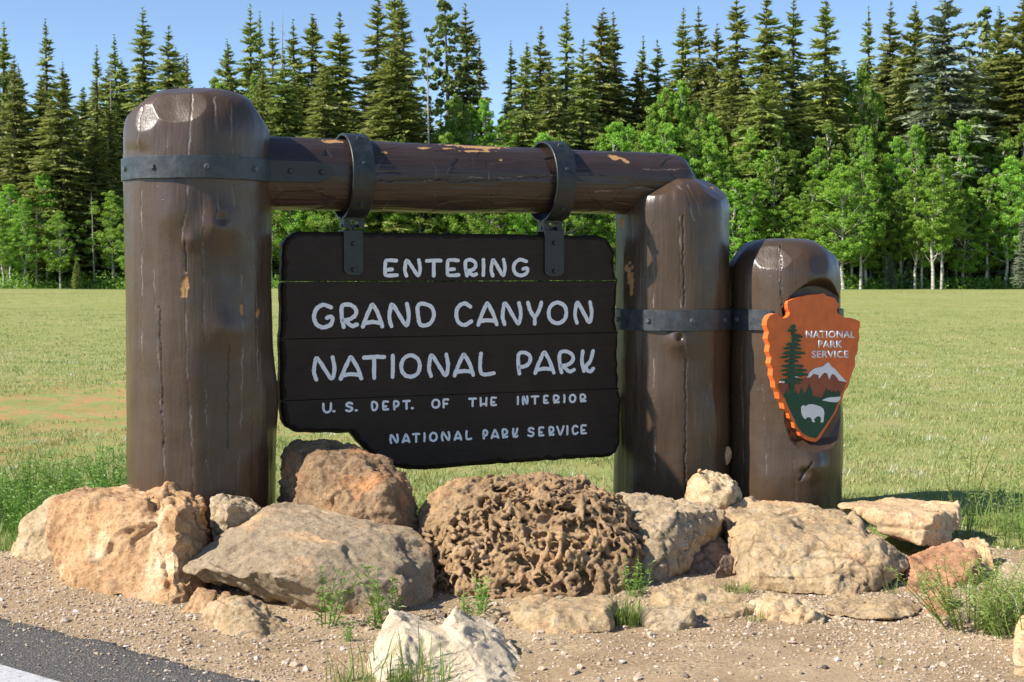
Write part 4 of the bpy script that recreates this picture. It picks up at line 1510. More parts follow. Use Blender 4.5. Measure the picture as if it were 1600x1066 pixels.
for (yc, xl, xr, hh_) in ((266, 282, 316, 15), (289, 267, 323, 18), (325, 290, 354, 16), (349, 292, 346, 13), (372, 256, 342, 15), (396, 240, 350, 14), (424, 238, 371, 17), (448, 222, 350, 13), (472, 248, 332, 14), (500, 230, 362, 17), (526, 226, 378, 16), (551, 236, 386, 19), (583, 222, 356, 19), (600, 246, 342, 12)):
    top_, bot_ = [], []
    m_ = 9
    for q_ in range(m_ + 1):
        u_ = q_ / m_
        x_ = xl + (xr - xl) * u_
        e_ = math.sin(math.pi * min(.97, max(.03, u_))) ** .5
        dz_ = 9 * abs(u_ - .5) ** 1.2
        top_.append((x_ + re_.uniform(-3, 3), yc + dz_ - hh_ * .80 * e_ * re_.uniform(.5, 1.2)))
        bot_.append((x_ + re_.uniform(-3, 3), yc + dz_ + hh_ * .72 * e_ * re_.uniform(.5, 1.2)))
    slab('pine_emblem', top_ + bot_[::-1], AOFF - .002, AOFF + .0085 + re_.uniform(.0004, .0022), 'arrow_green', arrow)
slab('lake', [(469, 706), (495, 694), (522, 688), (560, 686), (581, 684), (577, 702), (560, 718), (520, 716)], AOFF - .002, AOFF + .0066, 'arrow_white', arrow)
slab('bison', [(347, 746), (358, 735), (366, 737), (374, 745), (378, 736), (392, 731), (415, 729), (440, 736), (465, 745), (480, 760), (484, 785), (480, 812), (478, 835), (470, 839), (461, 836), (465, 818), (462, 806), (448, 800), (436, 806), (426, 815), (422, 824), (430, 834), (418, 837), (409, 830), (410, 818), (400, 808), (384, 806), (372, 818), (362, 812), (352, 795), (347, 770)],
     AOFF - .002, AOFF + .0068, 'arrow_white', arrow)
# lettering, a plain bold sans
for txt, x0, x1, y0, y1 in (('NATIONAL', 377, 667, 292, 336), ('PARK', 450, 594, 350, 394), ('SERVICE', 411, 629, 410, 454)):
    cu = bpy.data.curves.new('lettering', 'FONT')
    cu.body = txt
    cu.offset = .018
    cu.resolution_u = 3
    cu.space_character = 1.06
    tmp = bpy.data.objects.new('tmp_text', cu)
    COL.objects.link(tmp)
    bpy.context.view_layer.update()
    me0 = bpy.data.meshes.new_from_object(tmp.evaluated_get(bpy.context.evaluated_depsgraph_get()))
    bpy.data.objects.remove(tmp)
    co = np.zeros(len(me0.vertices) * 3); me0.vertices.foreach_get('co', co); co = co.reshape(-1, 3)
    lo, hi = co.min(0), co.max(0)
    A, B_, C, D = ac(x0, y0 + 1), ac(x1, y0 + 1), ac(x0, y1), ac(x1, y1)
    u = (co[:, 0] - lo[0]) / (hi[0] - lo[0]); v = (co[:, 1] - lo[1]) / (hi[1] - lo[1])
    al_ = (A[0] * v + C[0] * (1 - v)) * (1 - u) + (B_[0] * v + D[0] * (1 - v)) * u
    z_ = (A[1] * v + C[1] * (1 - v)) * (1 - u) + (B_[1] * v + D[1] * (1 - v)) * u
    W_ = np.stack([P1[0] + PD[0] * al_ + PN[0] * (AOFF + .003), P1[1] + PD[1] * al_ + PN[1] * (AOFF + .003), z_], 1) - AO
    me0.vertices.foreach_set('co', W_.ravel())
    bm = bmesh.new(); bm.from_mesh(me0)
    ex_ = bmesh.ops.extrude_face_region(bm, geom=list(bm.faces))
    bmesh.ops.translate(bm, vec=Vector((-PN[0] * .006, -PN[1] * .006, 0)), verts=[g for g in ex_['geom'] if isinstance(g, bmesh.types.BMVert)])
    o = bm_obj('lettering', bm, M['arrow_white'], arrow)
    o['label'] = f'raised white word {txt}'

# ------------------------------------------------------------------ rocks
M['r_orange'] = rock_mat('orange_limestone', (.55, .35, .20), (.62, .45, .29), (.38, .21, .11), (.62, .50, .36), .55, .7, .8)
M['r_cream'] = rock_mat('cream_limestone', (.56, .44, .29), (.70, .60, .46), (.32, .23, .14), (.46, .30, .17), .35, .7, .5)
M['r_grey'] = rock_mat('grey_sandstone', (.36, .29, .21), (.47, .395, .30), (.18, .14, .10), (.46, .31, .19), .5, .65, .6, lichen=(.235, .21, .175))
M['r_brown'] = rock_mat('rusty_brown_rock', (.36, .24, .15), (.50, .38, .26), (.17, .11, .07), (.46, .24, .12), .45, .9, .8)
M['r_trace'] = rock_mat('trace_fossil_rock', (.40, .275, .165), (.52, .385, .25), (.19, .12, .07), (.45, .29, .165), .3, .8, .3)
M['r_tan'] = rock_mat('tan_sandstone', (.47, .355, .225), (.60, .49, .35), (.25, .18, .115), (.50, .30, .17), .3, .65, .5, lichen=(.30, .28, .25))
M['r_pale'] = rock_mat('pale_tan_rock', (.50, .40, .28), (.64, .55, .42), (.26, .20, .14), (.44, .31, .19), .2, .75, .5)
M['r_white'] = rock_mat('white_quartzite_rock', (.68, .59, .47), (.78, .70, .59), (.50, .40, .29), (.46, .34, .23), .25, .7, .2)
M['r_peach'] = rock_mat('peach_slab', (.60, .43, .27), (.72, .58, .42), (.36, .23, .13), (.62, .40, .22), .4, .5, .3)
M['r_red'] = rock_mat('red_sandstone', (.40, .22, .13), (.50, .31, .20), (.22, .11, .065), (.44, .30, .2), .2, .5, .3)
M['r_dark'] = rock_mat('dark_purplish_stone', (.22, .17, .145), (.32, .26, .22), (.11, .085, .07), (.30, .20, .13), .2, .6, .2)

ROCKS = {}


def rock(label, hulls, mat, vox=.012, smooth=2, a=(.028, .014, .006, .05, .012), seed=1, pit=.006, holes=(), cavities=(), grp=None, name='rock', G=True, cuts=34, beds=()):
    """hulls: lists of (photo x, photo y, metres ahead[, 0 = no footing below]); a = swell, chip, grit, facet slope, crevice"""
    bm = bmesh.new()
    mesh = bpy.data.meshes.new('tmp')
    for h in hulls:
        hb = bmesh.new()
        for p in h:
            w = at(p[0], p[1], p[2])
            w.z = max(w.z, -.10)
            hb.verts.new(w)
            if G and len(p) == 3 and w.z > .05:
                hb.verts.new((w.x, w.y, -.10))
        r = bmesh.ops.convex_hull(hb, input=hb.verts)
        bmesh.ops.delete(hb, geom=[v for v in hb.verts if not v.link_faces], context='VERTS')
        tm = bpy.data.meshes.new('tmp1'); hb.to_mesh(tm); hb.free()
        bm.from_mesh(tm); bpy.data.meshes.remove(tm)
    bm.to_mesh(mesh); bm.free()
    ob = bpy.data.objects.new('tmp', mesh)
    COL.objects.link(ob)
    md = ob.modifiers.new('r', 'REMESH'); md.mode = 'VOXEL'; md.voxel_size = vox; md.adaptivity = 0
    sm = ob.modifiers.new('s', 'SMOOTH'); sm.factor = .5; sm.iterations = smooth
    dg = bpy.context.evaluated_depsgraph_get()
    me = bpy.data.meshes.new_from_object(ob.evaluated_get(dg))
    bpy.data.objects.remove(ob); bpy.data.meshes.remove(mesh)
    n = len(me.vertices)
    co = np.zeros(n * 3, np.float32); me.vertices.foreach_get('co', co); co = co.reshape(-1, 3).astype(float)
    nr = np.zeros(n * 3, np.float32); me.vertex_normals.foreach_get('vector', nr); nr = nr.reshape(-1, 3).astype(float)
    s = seed * 13.7
    if cuts:
        # fracture flats: planes struck through the surface, each biting only near its own spot
        rc = np.random.default_rng(seed * 3 + 1)
        size_ = (co.max(0) - co.min(0)).max()
        dn_ = .05 * size_ * noise3(co * 4 + s) + .02 * size_ * noise3(co * 11 + s)
        for _k in range(cuts):
            i0 = rc.integers(0, n)
            p0, n0 = co[i0], nr[i0]
            nv = n0 + rc.normal(0, .20, 3)
            nv /= np.linalg.norm(nv)
            rad_ = size_ * rc.uniform(.12, .38)
            exc = np.clip((co - p0) @ nv + rc.uniform(.002, .008) * min(1, size_ * 1.3), 0, .003 + .019 * size_)
            dd_ = np.sqrt(((co - p0) ** 2).sum(1)) + dn_
            wt_ = np.clip((rad_ - dd_) / .018, 0, 1)
            co = co - (exc * wt_)[:, None] * nv
    for zb_, amp_ in beds:
        zz_b = co[:, 2] + .035 * noise3(co * 1.8 + s) + .012 * noise3(co * 7 + s)
        co = co - nr * (amp_ * np.exp(-((zz_b - zb_) / .009) ** 2) * np.clip(.5 + 2 * noise3(co * 2.5 + s + 4), 0, 1))[:, None]
    warp = np.stack([noise3(co * 3 + s), noise3(co * 3 + s + 50), noise3(co * 3 + s + 90)], 1) * .12
    d = a[0] * fbm(co * 2.6 + s, 3)
    f1, f2, pl = cells((co + warp) * 4.2 + s, seed)
    d += a[3] * .16 * pl
    f1b, f2b, plb = cells((co + warp * .6) * 11 + s, seed + 5)
    d += a[3] * .10 * plb
    d += a[1] * ridged((co + warp) * 6 + s, 3) * .5
    crev = np.clip(1 - (f2 - f1) / .06, 0, 1) * np.clip(noise3(co * 2.2 + s + 7) * 3 - .35, 0, 1)
    d -= a[4] * crev
    d += a[2] * 1.35 * fbm(co * 24 + s, 4, 2.1, .6) + a[2] * .9 * (ridged((co + warp * .4) * 13 + s, 2) - 1)
    pf1, _, _ = cells(co * 24 + s, seed + 9)
    pmask = np.clip(noise3(co * 5 + s + 31) * 3, 0, 1)
    pt = np.clip(1 - pf1 / .36, 0, 1) * pmask
    d -= pit * pt
    dirt = np.clip(.75 * crev + .8 * pt * (pit > .004), 0, 1)
    out = co + nr * d[:, None]
    px, py = proj(out)
    for (x, y, rx, ry, dep) in cavities:
        q = np.exp(-((px - x) / rx) ** 2 - ((py - y) / ry) ** 2) * (facing(out, nr))
        out = out - nr * (q * dep)[:, None]
    base = np.array([co[:, 0].mean(), co[:, 1].mean(), 0])
    V = out - base
    F = np.zeros(len(me.loops), np.int32); me.loops.foreach_get('vertex_index', F)
    tot = np.zeros(len(me.polygons), np.int32); me.polygons.foreach_get('loop_total', tot)
    if (tot == 4).all(): Fq = F.reshape(-1, 4)
    else: Fq = None
    if Fq is None:
        me.vertices.foreach_set('co', V.astype(np.float32).ravel())
        me2 = me
        me2.materials.clear(); me2.materials.append(M[mat])
        me2.polygons.foreach_set('use_smooth', np.full(len(me2.polygons), True))
        at_ = me2.attributes.new('dirt', 'FLOAT', 'POINT'); at_.data.foreach_set('value', dirt.astype(np.float32))
        me2.update()
    else:
        me2 = np_mesh(name, V, Fq, M[mat], True, {'dirt': dirt})
        bpy.data.meshes.remove(me)
    me2.name = name
    o = link(name, me2, None, tuple(base))
    tag(o, label, 'rock', grp)
    ROCKS[label] = (o, V + base, nr, Fq)
    return o


G1 = 'big rocks piled along the foot of the sign'
G2 = 'smaller stones edging the rock bed'
rock('pale cream boulder leaning behind the big orange rock at the grass', [[(14, 850, 8.75), (22, 868, 8.6), (68, 884, 8.5), (120, 884, 8.5), (30, 820, 8.85), (58, 795, 8.9), (80, 773, 9.0), (130, 765, 9.05), (90, 776, 8.75), (170, 768, 9.0), (180, 850, 8.6)]], 'r_cream', seed=2, grp=G1)
rock('large orange pitted boulder in front of the thick post', [[(85, 905, 8.0), (130, 926, 7.7), (200, 938, 7.5), (255, 951, 7.35), (288, 940, 7.42), (310, 905, 7.55), (331, 845, 7.75, 0), (334, 800, 7.95, 0), (325, 765, 8.2), (292, 751, 8.25), (215, 751, 8.45), (130, 767, 8.55), (66, 818, 8.1, 0), (70, 870, 8.05, 0), (80, 788, 8.1, 0), (150, 779, 7.85, 0), (200, 784, 7.75, 0)],
                                                              [(215, 760, 8.1), (260, 756, 7.9), (322, 770, 7.85), (270, 800, 7.5), (268, 940, 7.38), (330, 850, 7.7, 0)]], 'r_orange', seed=3, a=(.030, .020, .006, .05, .016), cavities=[(268, 838, 16, 8, .04), (245, 790, 12, 10, .03), (270, 900, 8, 30, .03)], grp=G1)
rock('small grey stone wedged under the thick post between two boulders', [[(332, 780, 8.0), (352, 767, 8.1), (400, 775, 8.15), (414, 790, 8.12), (402, 800, 7.95), (345, 835, 7.85), (332, 830, 7.9), (360, 786, 7.85)]], 'r_pale', vox=.010, seed=4, grp=G1)
rock('rusty brown boulder half shaded under the notched corner of the sign', [[(440, 706, 8.6), (447, 696, 8.65), (470, 690, 8.7), (515, 684, 8.75), (560, 697, 8.6), (605, 714, 8.5), (634, 740, 8.4), (650, 775, 8.3, 0), (657, 815, 8.2, 0), (655, 850, 8.15), (444, 745, 8.5, 0), (458, 785, 8.4), (498, 735, 8.18, 0), (565, 722, 8.2, 0), (600, 765, 8.0, 0), (540, 800, 7.95), (620, 840, 7.95), (478, 790, 8.2)]], 'r_brown', seed=5, a=(.030, .022, .009, .05, .014), pit=.010, grp=G1)
rock('broad grey-topped slab rock with undercut base, centre left', [[(282, 890, 7.5, 0), (369, 808, 7.9, 0), (410, 795, 8.0), (430, 783, 8.1), (477, 786, 8.15), (550, 806, 8.1), (622, 824, 7.95), (658, 832, 7.85, 0), (679, 862, 7.7, 0), (687, 901, 7.55, 0), (669, 957, 7.35), (600, 836, 7.6, 0), (550, 857, 7.4, 0), (485, 868, 7.2, 0), (441, 888, 7.08, 0), (361, 896, 7.25, 0), (314, 917, 7.5, 0), (387, 932, 7.45, 0), (419, 946, 7.4, 0), (474, 964, 7.25), (524, 976, 7.12), (568, 983, 7.08), (610, 976, 7.1), (640, 905, 7.22, 0), (560, 905, 7.12, 0), (340, 918, 7.6, 0)]],
     'r_grey', vox=.012, smooth=2, seed=6, a=(.012, .008, .0045, .025, .006), pit=.003, grp=G1)
trace = rock('dark brown boulder covered in tangled root-like ridges', [[(655, 800, 8.2, 0), (668, 778, 8.3, 0), (705, 759, 8.35), (745, 750, 8.5), (800, 747, 8.55), (850, 742, 8.55), (905, 752, 8.5), (947, 768, 8.4), (978, 812, 8.2, 0), (1005, 860, 8.0, 0), (1001, 890, 7.8, 0), (975, 935, 7.6), (900, 942, 7.5), (800, 944, 7.5), (720, 942, 7.55), (676, 928, 7.7), (660, 860, 8.0, 0), (740, 792, 7.95, 0), (850, 785, 7.9, 0), (930, 800, 7.9, 0), (985, 862, 7.75, 0), (720, 850, 7.75, 0)]],
             'r_trace', cuts=0, seed=7, a=(.040, .030, .010, .04, .02), cavities=[(850, 815, 34, 16, .07)], grp=G1)
rock('pale wedge-shaped boulder right of the root-textured boulder', [[(945, 768, 8.9), (1000, 767, 9.0), (1060, 776, 8.9), (1115, 786, 8.7), (1131, 800, 8.5, 0), (1122, 826, 8.4, 0), (1080, 885, 8.1, 0), (1055, 905, 7.98), (1015, 920, 7.85), (988, 900, 7.9), (985, 860, 8.0, 0), (960, 800, 8.3, 0), (1020, 815, 8.05, 0), (1058, 795, 8.15, 0), (1045, 850, 8.0, 0)]], 'r_pale', beds=((.30, .012),), seed=8, a=(.030, .020, .007, .06, .014), grp=G1)
rock('dark shaded stone leaning in the gap between two pale boulders', [[(1085, 850, 8.5), (1120, 838, 8.5), (1150, 856, 8.4), (1151, 870, 8.3, 0), (1110, 912, 8.1), (1072, 902, 8.1), (1090, 870, 8.15, 0)]], 'r_dark', vox=.010, seed=9, grp=G2)
rock('upright grey chip standing in front of the dark leaning stone', [[(1132, 866, 8.1), (1146, 872, 8.12), (1142, 900, 8.05), (1128, 918, 7.95), (1113, 912, 7.95), (1118, 890, 7.98)]], 'r_dark', vox=.008, seed=10, a=(.012, .010, .004, .03, .006), grp=G2)
rock('lumpy pale stone with a round hollow resting before the two right posts', [[(1073, 765, 9.0, 0), (1080, 747, 9.05, 0), (1103, 738, 9.1, 0), (1120, 742, 9.12, 0), (1138, 741, 9.1, 0), (1151, 754, 9.05, 0), (1155, 775, 9.0, 0), (1148, 792, 8.95), (1115, 800, 8.8), (1085, 785, 8.9), (1105, 755, 8.8, 0), (1138, 762, 8.8, 0)]], 'r_cream', vox=.008, seed=11, a=(.020, .018, .006, .04, .012), pit=.008, cavities=[(1129, 763, 8, 8, .05), (1108, 745, 4, 12, .02)], grp=G1)
rock('tiny orange stone perched on the lumpy pale stone', [[(1089, 738, 9.0, 0), (1091, 733, 9.03, 0), (1095, 732, 9.0, 0), (1098, 738, 9.03, 0), (1094, 742, 9.05, 0), (1093, 736, 8.98, 0)]], 'r_orange', vox=.004, seed=12, a=(.003, .002, .001, .004, 0), pit=0)
rock('long rounded tan boulder below the arrowhead post', [[(1128, 800, 8.7, 0), (1136, 785, 8.8), (1165, 777, 8.95), (1215, 776, 8.95), (1270, 784, 8.85), (1320, 791, 8.75), (1355, 802, 8.5), (1395, 847, 8.15, 0), (1423, 862, 8.0, 0), (1419, 886, 7.9, 0), (1390, 914, 7.75), (1330, 937, 7.5), (1230, 928, 7.6), (1160, 916, 7.8), (1144, 880, 8.0, 0), (1141, 845, 8.2, 0), (1133, 822, 8.5, 0), (1180, 810, 8.15, 0), (1280, 808, 8.0, 0), (1350, 833, 7.85, 0), (1310, 885, 7.55, 0), (1200, 880, 7.65, 0), (1385, 880, 7.75, 0)]],
     'r_tan', beds=((.15, .022), (.34, .012)), seed=13, a=(.026, .012, .006, .035, .008), cavities=[(1362, 830, 12, 10, .03), (1290, 885, 50, 3, .02), (1240, 905, 40, 3, .02)], grp=G1)
rock('flat peach slab lying level beside the arrowhead post', [[(1306, 790, 9.0, 0), (1352, 779, 9.5, 0), (1420, 776, 9.6, 0), (1492, 781, 9.4, 0), (1503, 791, 9.1, 0), (1462, 806, 8.5, 0), (1380, 801, 8.55, 0), (1366, 826, 8.6, 0), (1440, 853, 8.4, 0), (1492, 855, 8.6, 0), (1500, 815, 9.0, 0), (1400, 830, 9.3, 0)]], 'r_peach', cuts=14, beds=((.20, .016), (.30, .012)), seed=14, a=(.014, .010, .004, .03, .012), cavities=[(1440, 826, 60, 2.5, .02)], grp=G1)
rock('reddish stone propping the flat peach slab', [[(1419, 872, 8.0), (1440, 855, 8.15), (1500, 849, 8.2), (1532, 870, 8.0), (1504, 902, 7.8), (1482, 926, 7.65), (1450, 933, 7.6), (1418, 931, 7.62), (1416, 900, 7.8)]], 'r_red', seed=15, grp=G1)
rock('block of red sandstone like a brick below the green bush', [[(1446, 923, 7.35), (1470, 911, 7.4), (1484, 923, 7.3), (1481, 967, 7.07), (1450, 970, 7.05), (1444, 945, 7.15)]], 'r_red', vox=.009, seed=16, a=(.010, .008, .003, .03, .005), grp=G2)
rock('pale stone behind the feathery bush beyond the peach slab', [[(1490, 848, 8.4), (1530, 837, 8.5), (1556, 857, 8.3), (1562, 903, 8.05), (1500, 905, 8.05), (1488, 880, 8.15)]], 'r_peach', seed=17, grp=G1)
rock('big pale rock cut by the frame edge behind the green bush', [[(1530, 905, 7.6), (1560, 882, 7.75), (1600, 866, 7.75), (1680, 862, 7.8), (1700, 965, 7.0), (1620, 992, 6.85), (1550, 974, 7.0), (1532, 940, 7.3)]], 'r_pale', seed=18, grp=G1)
rock('upright peach rock at the bottom corner of the frame', [[(1592, 975, 6.6), (1600, 955, 6.7), (1680, 960, 6.8), (1690, 1100, 5.8), (1600, 1110, 5.7), (1589, 1060, 6.0), (1590, 1020, 6.2)]], 'r_peach', seed=19, a=(.014, .008, .003, .02, .005), grp=G2)
# stones under and before the slab
rock('small orange stone leaning at the left tip of the grey slab', [[(283, 964, 7.15), (308, 917, 7.3), (339, 923, 7.3), (330, 955, 7.13), (318, 971, 7.08)]], 'r_orange', vox=.009, seed=20, a=(.012, .008, .004, .03, .005), grp=G2)
rock('low brown rock beneath the undercut of the grey slab', [[(319, 965, 6.95), (323, 944, 7.0), (348, 926, 7.05), (386, 929, 7.08), (428, 944, 7.0), (468, 979, 6.88), (464, 999, 6.72), (405, 1006, 6.65), (343, 993, 6.75), (380, 944, 6.88, 0), (340, 950, 6.87, 0)]], 'r_tan', vox=.010, seed=21, a=(.020, .016, .006, .05, .01), grp=G2)
rock('tiny square stone on the low brown rock under the slab', [[(344, 926, 7.3, 0), (362, 925, 7.32, 0), (363, 932, 7.28, 0), (346, 934, 7.26, 0), (352, 922, 7.36, 0), (355, 935, 7.38, 0)]], 'r_orange', vox=.006, seed=22, a=(.004, .003, .001, .006, 0), pit=0, grp=G2)
rock('flat shaded stone between the grey slab and the white rock', [[(668, 946, 7.4), (690, 938, 7.5), (745, 944, 7.5), (748, 965, 7.1), (700, 972, 7.0), (668, 962, 7.1)]], 'r_dark', vox=.010, seed=23, a=(.010, .008, .004, .03, .005), grp=G2)
rock('small pale stone behind the right peak of the white rock', [[(742, 962, 7.2), (765, 948, 7.3), (790, 962, 7.15), (797, 980, 6.9), (785, 992, 6.75), (750, 988, 6.8)]], 'r_cream', vox=.009, seed=24, a=(.014, .012, .005, .05, .008), grp=G2)
rock('low tan kerb-like rock in front of the root-textured boulder', [[(792, 950, 7.1), (826, 937, 7.2), (943, 931, 7.2), (960, 941, 7.05), (957, 985, 6.8), (898, 998, 6.72), (837, 992, 6.75), (800, 965, 6.95), (832, 953, 6.88, 0), (945, 951, 6.85, 0)]], 'r_tan', vox=.010, seed=25, a=(.018, .014, .005, .04, .010), grp=G2)
rock('brown block stone right of the grass tuft', [[(985, 951, 7.15), (1012, 944, 7.15), (1083, 945, 7.05), (1092, 978, 6.9), (1050, 988, 6.84), (1026, 990, 6.83), (1006, 960, 6.93), (1081, 953, 6.88)]], 'r_dark' if False else 'r_pale', vox=.010, seed=26, a=(.014, .012, .005, .05, .008), grp=G2)
rock('low tan rock set below the wedge-shaped boulder', [[(1015, 921, 7.35), (1050, 905, 7.5), (1095, 904, 7.5), (1123, 915, 7.4), (1168, 929, 7.25), (1181, 943, 7.15), (1157, 968, 7.05), (1124, 971, 7.03), (1076, 942, 7.13, 0), (1030, 941, 7.18), (1150, 942, 7.1, 0)]], 'r_tan', vox=.010, seed=27, a=(.018, .014, .006, .05, .010), grp=G2)
rock('crumbling cream rock half buried below the long tan boulder', [[(1176, 944, 7.2), (1200, 932, 7.25), (1265, 936, 7.2), (1293, 953, 7.05), (1289, 978, 6.95), (1250, 982, 6.93), (1200, 975, 7.0), (1215, 948, 7.0, 0), (1270, 953, 6.98, 0)]], 'r_cream', vox=.010, seed=28, a=(.022, .02, .008, .07, .014), grp=G2)
rock('small broken stone beside the half-buried cream rock', [[(1285, 960, 7.3), (1310, 952, 7.4), (1335, 965, 7.2), (1328, 976, 7.05), (1295, 980, 7.0)]], 'r_pale', vox=.009, seed=29, a=(.014, .014, .006, .05, .010), grp=G2)
rock('thin flat paving-like slab before the red block', [[(1278, 943, 7.3), (1330, 929, 7.5), (1430, 936, 7.4), (1445, 952, 7.2), (1441, 965, 7.08), (1395, 977, 6.96), (1336, 967, 7.02), (1285, 955, 7.13), (1390, 961, 6.99, 0)]], 'r_tan', vox=.010, seed=30, a=(.012, .008, .004, .02, .006), grp=G2)
rock('bright white angular rock with two peaks in the foreground', [[(574, 1038, 6.15), (585, 1000, 6.3, 0), (610, 946, 6.5), (650, 957, 6.65), (682, 968, 6.65), (704, 990, 6.4), (692, 1080, 5.9), (580, 1090, 5.85), (640, 1000, 6.1, 0)],
                                                                   [(640, 975, 6.35, 0), (668, 966, 6.6), (692, 974, 6.58), (730, 966, 6.62), (760, 1000, 6.2, 0), (690, 1000, 6.12, 0), (620, 1090, 5.84), (770, 1092, 5.8)],
                                                                   [(684, 985, 6.55), (699, 958, 6.55), (712, 948, 6.55), (762, 972, 6.6), (806, 999, 6.5), (819, 1020, 6.3, 0), (829, 1060, 6.1, 0), (816, 1095, 5.8), (742, 1000, 6.1, 0), (700, 1090, 5.8), (765, 1065, 5.8, 0), (708, 975, 6.3, 0)]],
     'r_white', vox=.009, smooth=2, seed=31, a=(.014, .008, .002, .05, .006), pit=.002, grp=G2)

# the tangle of ridges on the trace boulder ---------------------------------
o_t, Vt_, Nt_, Ft_ = ROCKS['dark brown boulder covered in tangled root-like ridges']
sel = np.arange(len(Vt_))
pxt, pyt = proj(Vt_)
fc = facing(Vt_, Nt_)
bvh = BVHTree.FromPolygons([tuple(v) for v in Vt_], [tuple(int(i) for i in f) for f in Ft_])
tang = fc & (pyt > 752) & (pyt < 942) & ~((pxt < 770) & (pyt < 838 - (pxt - 660) * .62)) & ~((np.abs(pxt - 850) < 30) & (np.abs(pyt - 820) < 13)) & ~((pxt > 930) & (pyt > 872))
ok = np.where(tang)[0]
# the face between the ridges lies deeper
sink = np.where(tang, .052, 0.0)
for _ in range(0): pass
Vs_ = Vt_ - Nt_ * sink[:, None]
rt = np.random.default_rng(5)
parts = []
for _ in range(430):
    i = rt.choice(ok)
    p = Vector(Vt_[i]); nrm = Vector(Nt_[i])
    kind = rt.random()
    rad = rt.uniform(.012, .018) if kind < .45 else rt.uniform(.0065, .0110)
    Ls = rt.integers(6, 14) if kind < .45 else rt.integers(4, 12)
    dvec = Vector(rt.normal(0, 1, 3)); dvec -= nrm * dvec.dot(nrm); dvec.normalize()
    pts, rads = [], []
    curl = rt.normal(0, .22)
    lift = rt.uniform(-.026, .020)
    for k in range(Ls):
        loc, nn_, _, _ = bvh.find_nearest(p)
        if loc is None: break
        h = lift + .010 * math.sin(k * .9 + curl * 9) + rt.normal(0, .002)
        pts.append(tuple(loc + nn_ * h)); rads.append(rad * (1 if 0 < k < Ls - 1 else .6) * rt.uniform(.75, 1.3))
        dvec = (Matrix.Rotation(curl + rt.normal(0, .22), 3, nn_) @ dvec)
        dvec -= nn_ * dvec.dot(nn_); dvec.normalize()
        p = loc + dvec * .024
    if len(pts) > 2:
        tv, tf = tube(pts, rads, 6)
        n6 = len(pts)
        V2 = np.concatenate([tv, [pts[0], pts[-1]]])
        caps = [(len(tv), (j + 1) % 6, j, j) for j in range(6)] + [(len(tv) + 1, (n6 - 1) * 6 + j, (n6 - 1) * 6 + (j + 1) % 6, (n6 - 1) * 6 + (j + 1) % 6) for j in range(6)]
        parts.append((V2, tf, np.array(caps)[:, :3]))
bm = bmesh.new()
vv = [bm.verts.new(v) for v in Vs_]
for f in Ft_: bm.faces.new([vv[k] for k in f])
for tv, tf, cp in parts:
    vv = [bm.verts.new(v) for v in tv]
    for f in tf: bm.faces.new([vv[k] for k in f])
    for f in cp: bm.faces.new([vv[k] for k in f])
tmpm = bpy.data.meshes.new('tmp'); bm.to_mesh(tmpm); bm.free()
ob = bpy.data.objects.new('tmp', tmpm); COL.objects.link(ob)
md = ob.modifiers.new('r', 'REMESH'); md.mode = 'VOXEL'; md.voxel_size = .0056
sm = ob.modifiers.new('s', 'SMOOTH'); sm.factor = .5; sm.iterations = 1
me = bpy.data.meshes.new_from_object(ob.evaluated_get(bpy.context.evaluated_depsgraph_get()))
bpy.data.objects.remove(ob); bpy.data.meshes.remove(tmpm)
n = len(me.vertices)
co = np.zeros(n * 3, np.float32); me.vertices.foreach_get('co', co); co = co.reshape(-1, 3).astype(float)
nr = np.zeros(n * 3, np.float32); me.vertex_normals.foreach_get('vector', nr); nr = nr.reshape(-1, 3).astype(float)
co = co + nr * (.0045 * fbm(co * 38, 3) + .005 * noise3(co * 15))[:, None] - np.array(o_t.location)
me.vertices.foreach_set('co', co.astype(np.float32).ravel())
me.polygons.foreach_set('use_smooth', np.full(len(me.polygons), True))
me.attributes.new('dirt', 'FLOAT', 'POINT')
me.materials.clear(); me.materials.append(M['r_trace'])
me.update()
o_t.data = me

# a rusty plate stub poking out between the right posts
bm = bmesh.new()
bmesh.ops.create_uvsphere(bm, u_segments=16, v_segments=10, radius=.05)
for v in bm.verts: v.co += Vector(noise3(np.array([list(v.co * 20)]))[0] * .01 * v.co.normalized())
bmesh.ops.scale(bm, vec=(1, .8, 1.35), verts=bm.verts)
ps = at(1132, 712, 9.72)
ro = bm_obj('branch_stub', bm, M['r_orange'], frame, True, tuple(ps - Vector(OFF)))
ro['label'] = 'pale bare wood stub in the gap between the right posts'

# ------------------------------------------------------------------ plants
M['weed'] = leaf_mat('weed_leaves', [(0, (.08, .17, .02)), (.5, (.17, .32, .045)), (1, (.36, .48, .10))], .4, .12, .5)
M['bush'] = leaf_mat('bush_leaves', [(0, (.14, .22, .04)), (.5, (.27, .37, .08)), (1, (.50, .56, .18))], .35, .10, .5)
M['blade'] = leaf_mat('grass_blades', [(0, (.14, .21, .05)), (.35, (.24, .31, .08)), (.55, (.35, .375, .125)), (.8, (.48, .42, .21)), (1, (.60, .60, .50))], .25, .02, .6)
M['blade_green'] = leaf_mat('green_grass_blades', [(0, (.10, .17, .03)), (.5, (.20, .30, .06)), (1, (.40, .45, .14))], .35, .1, .5)


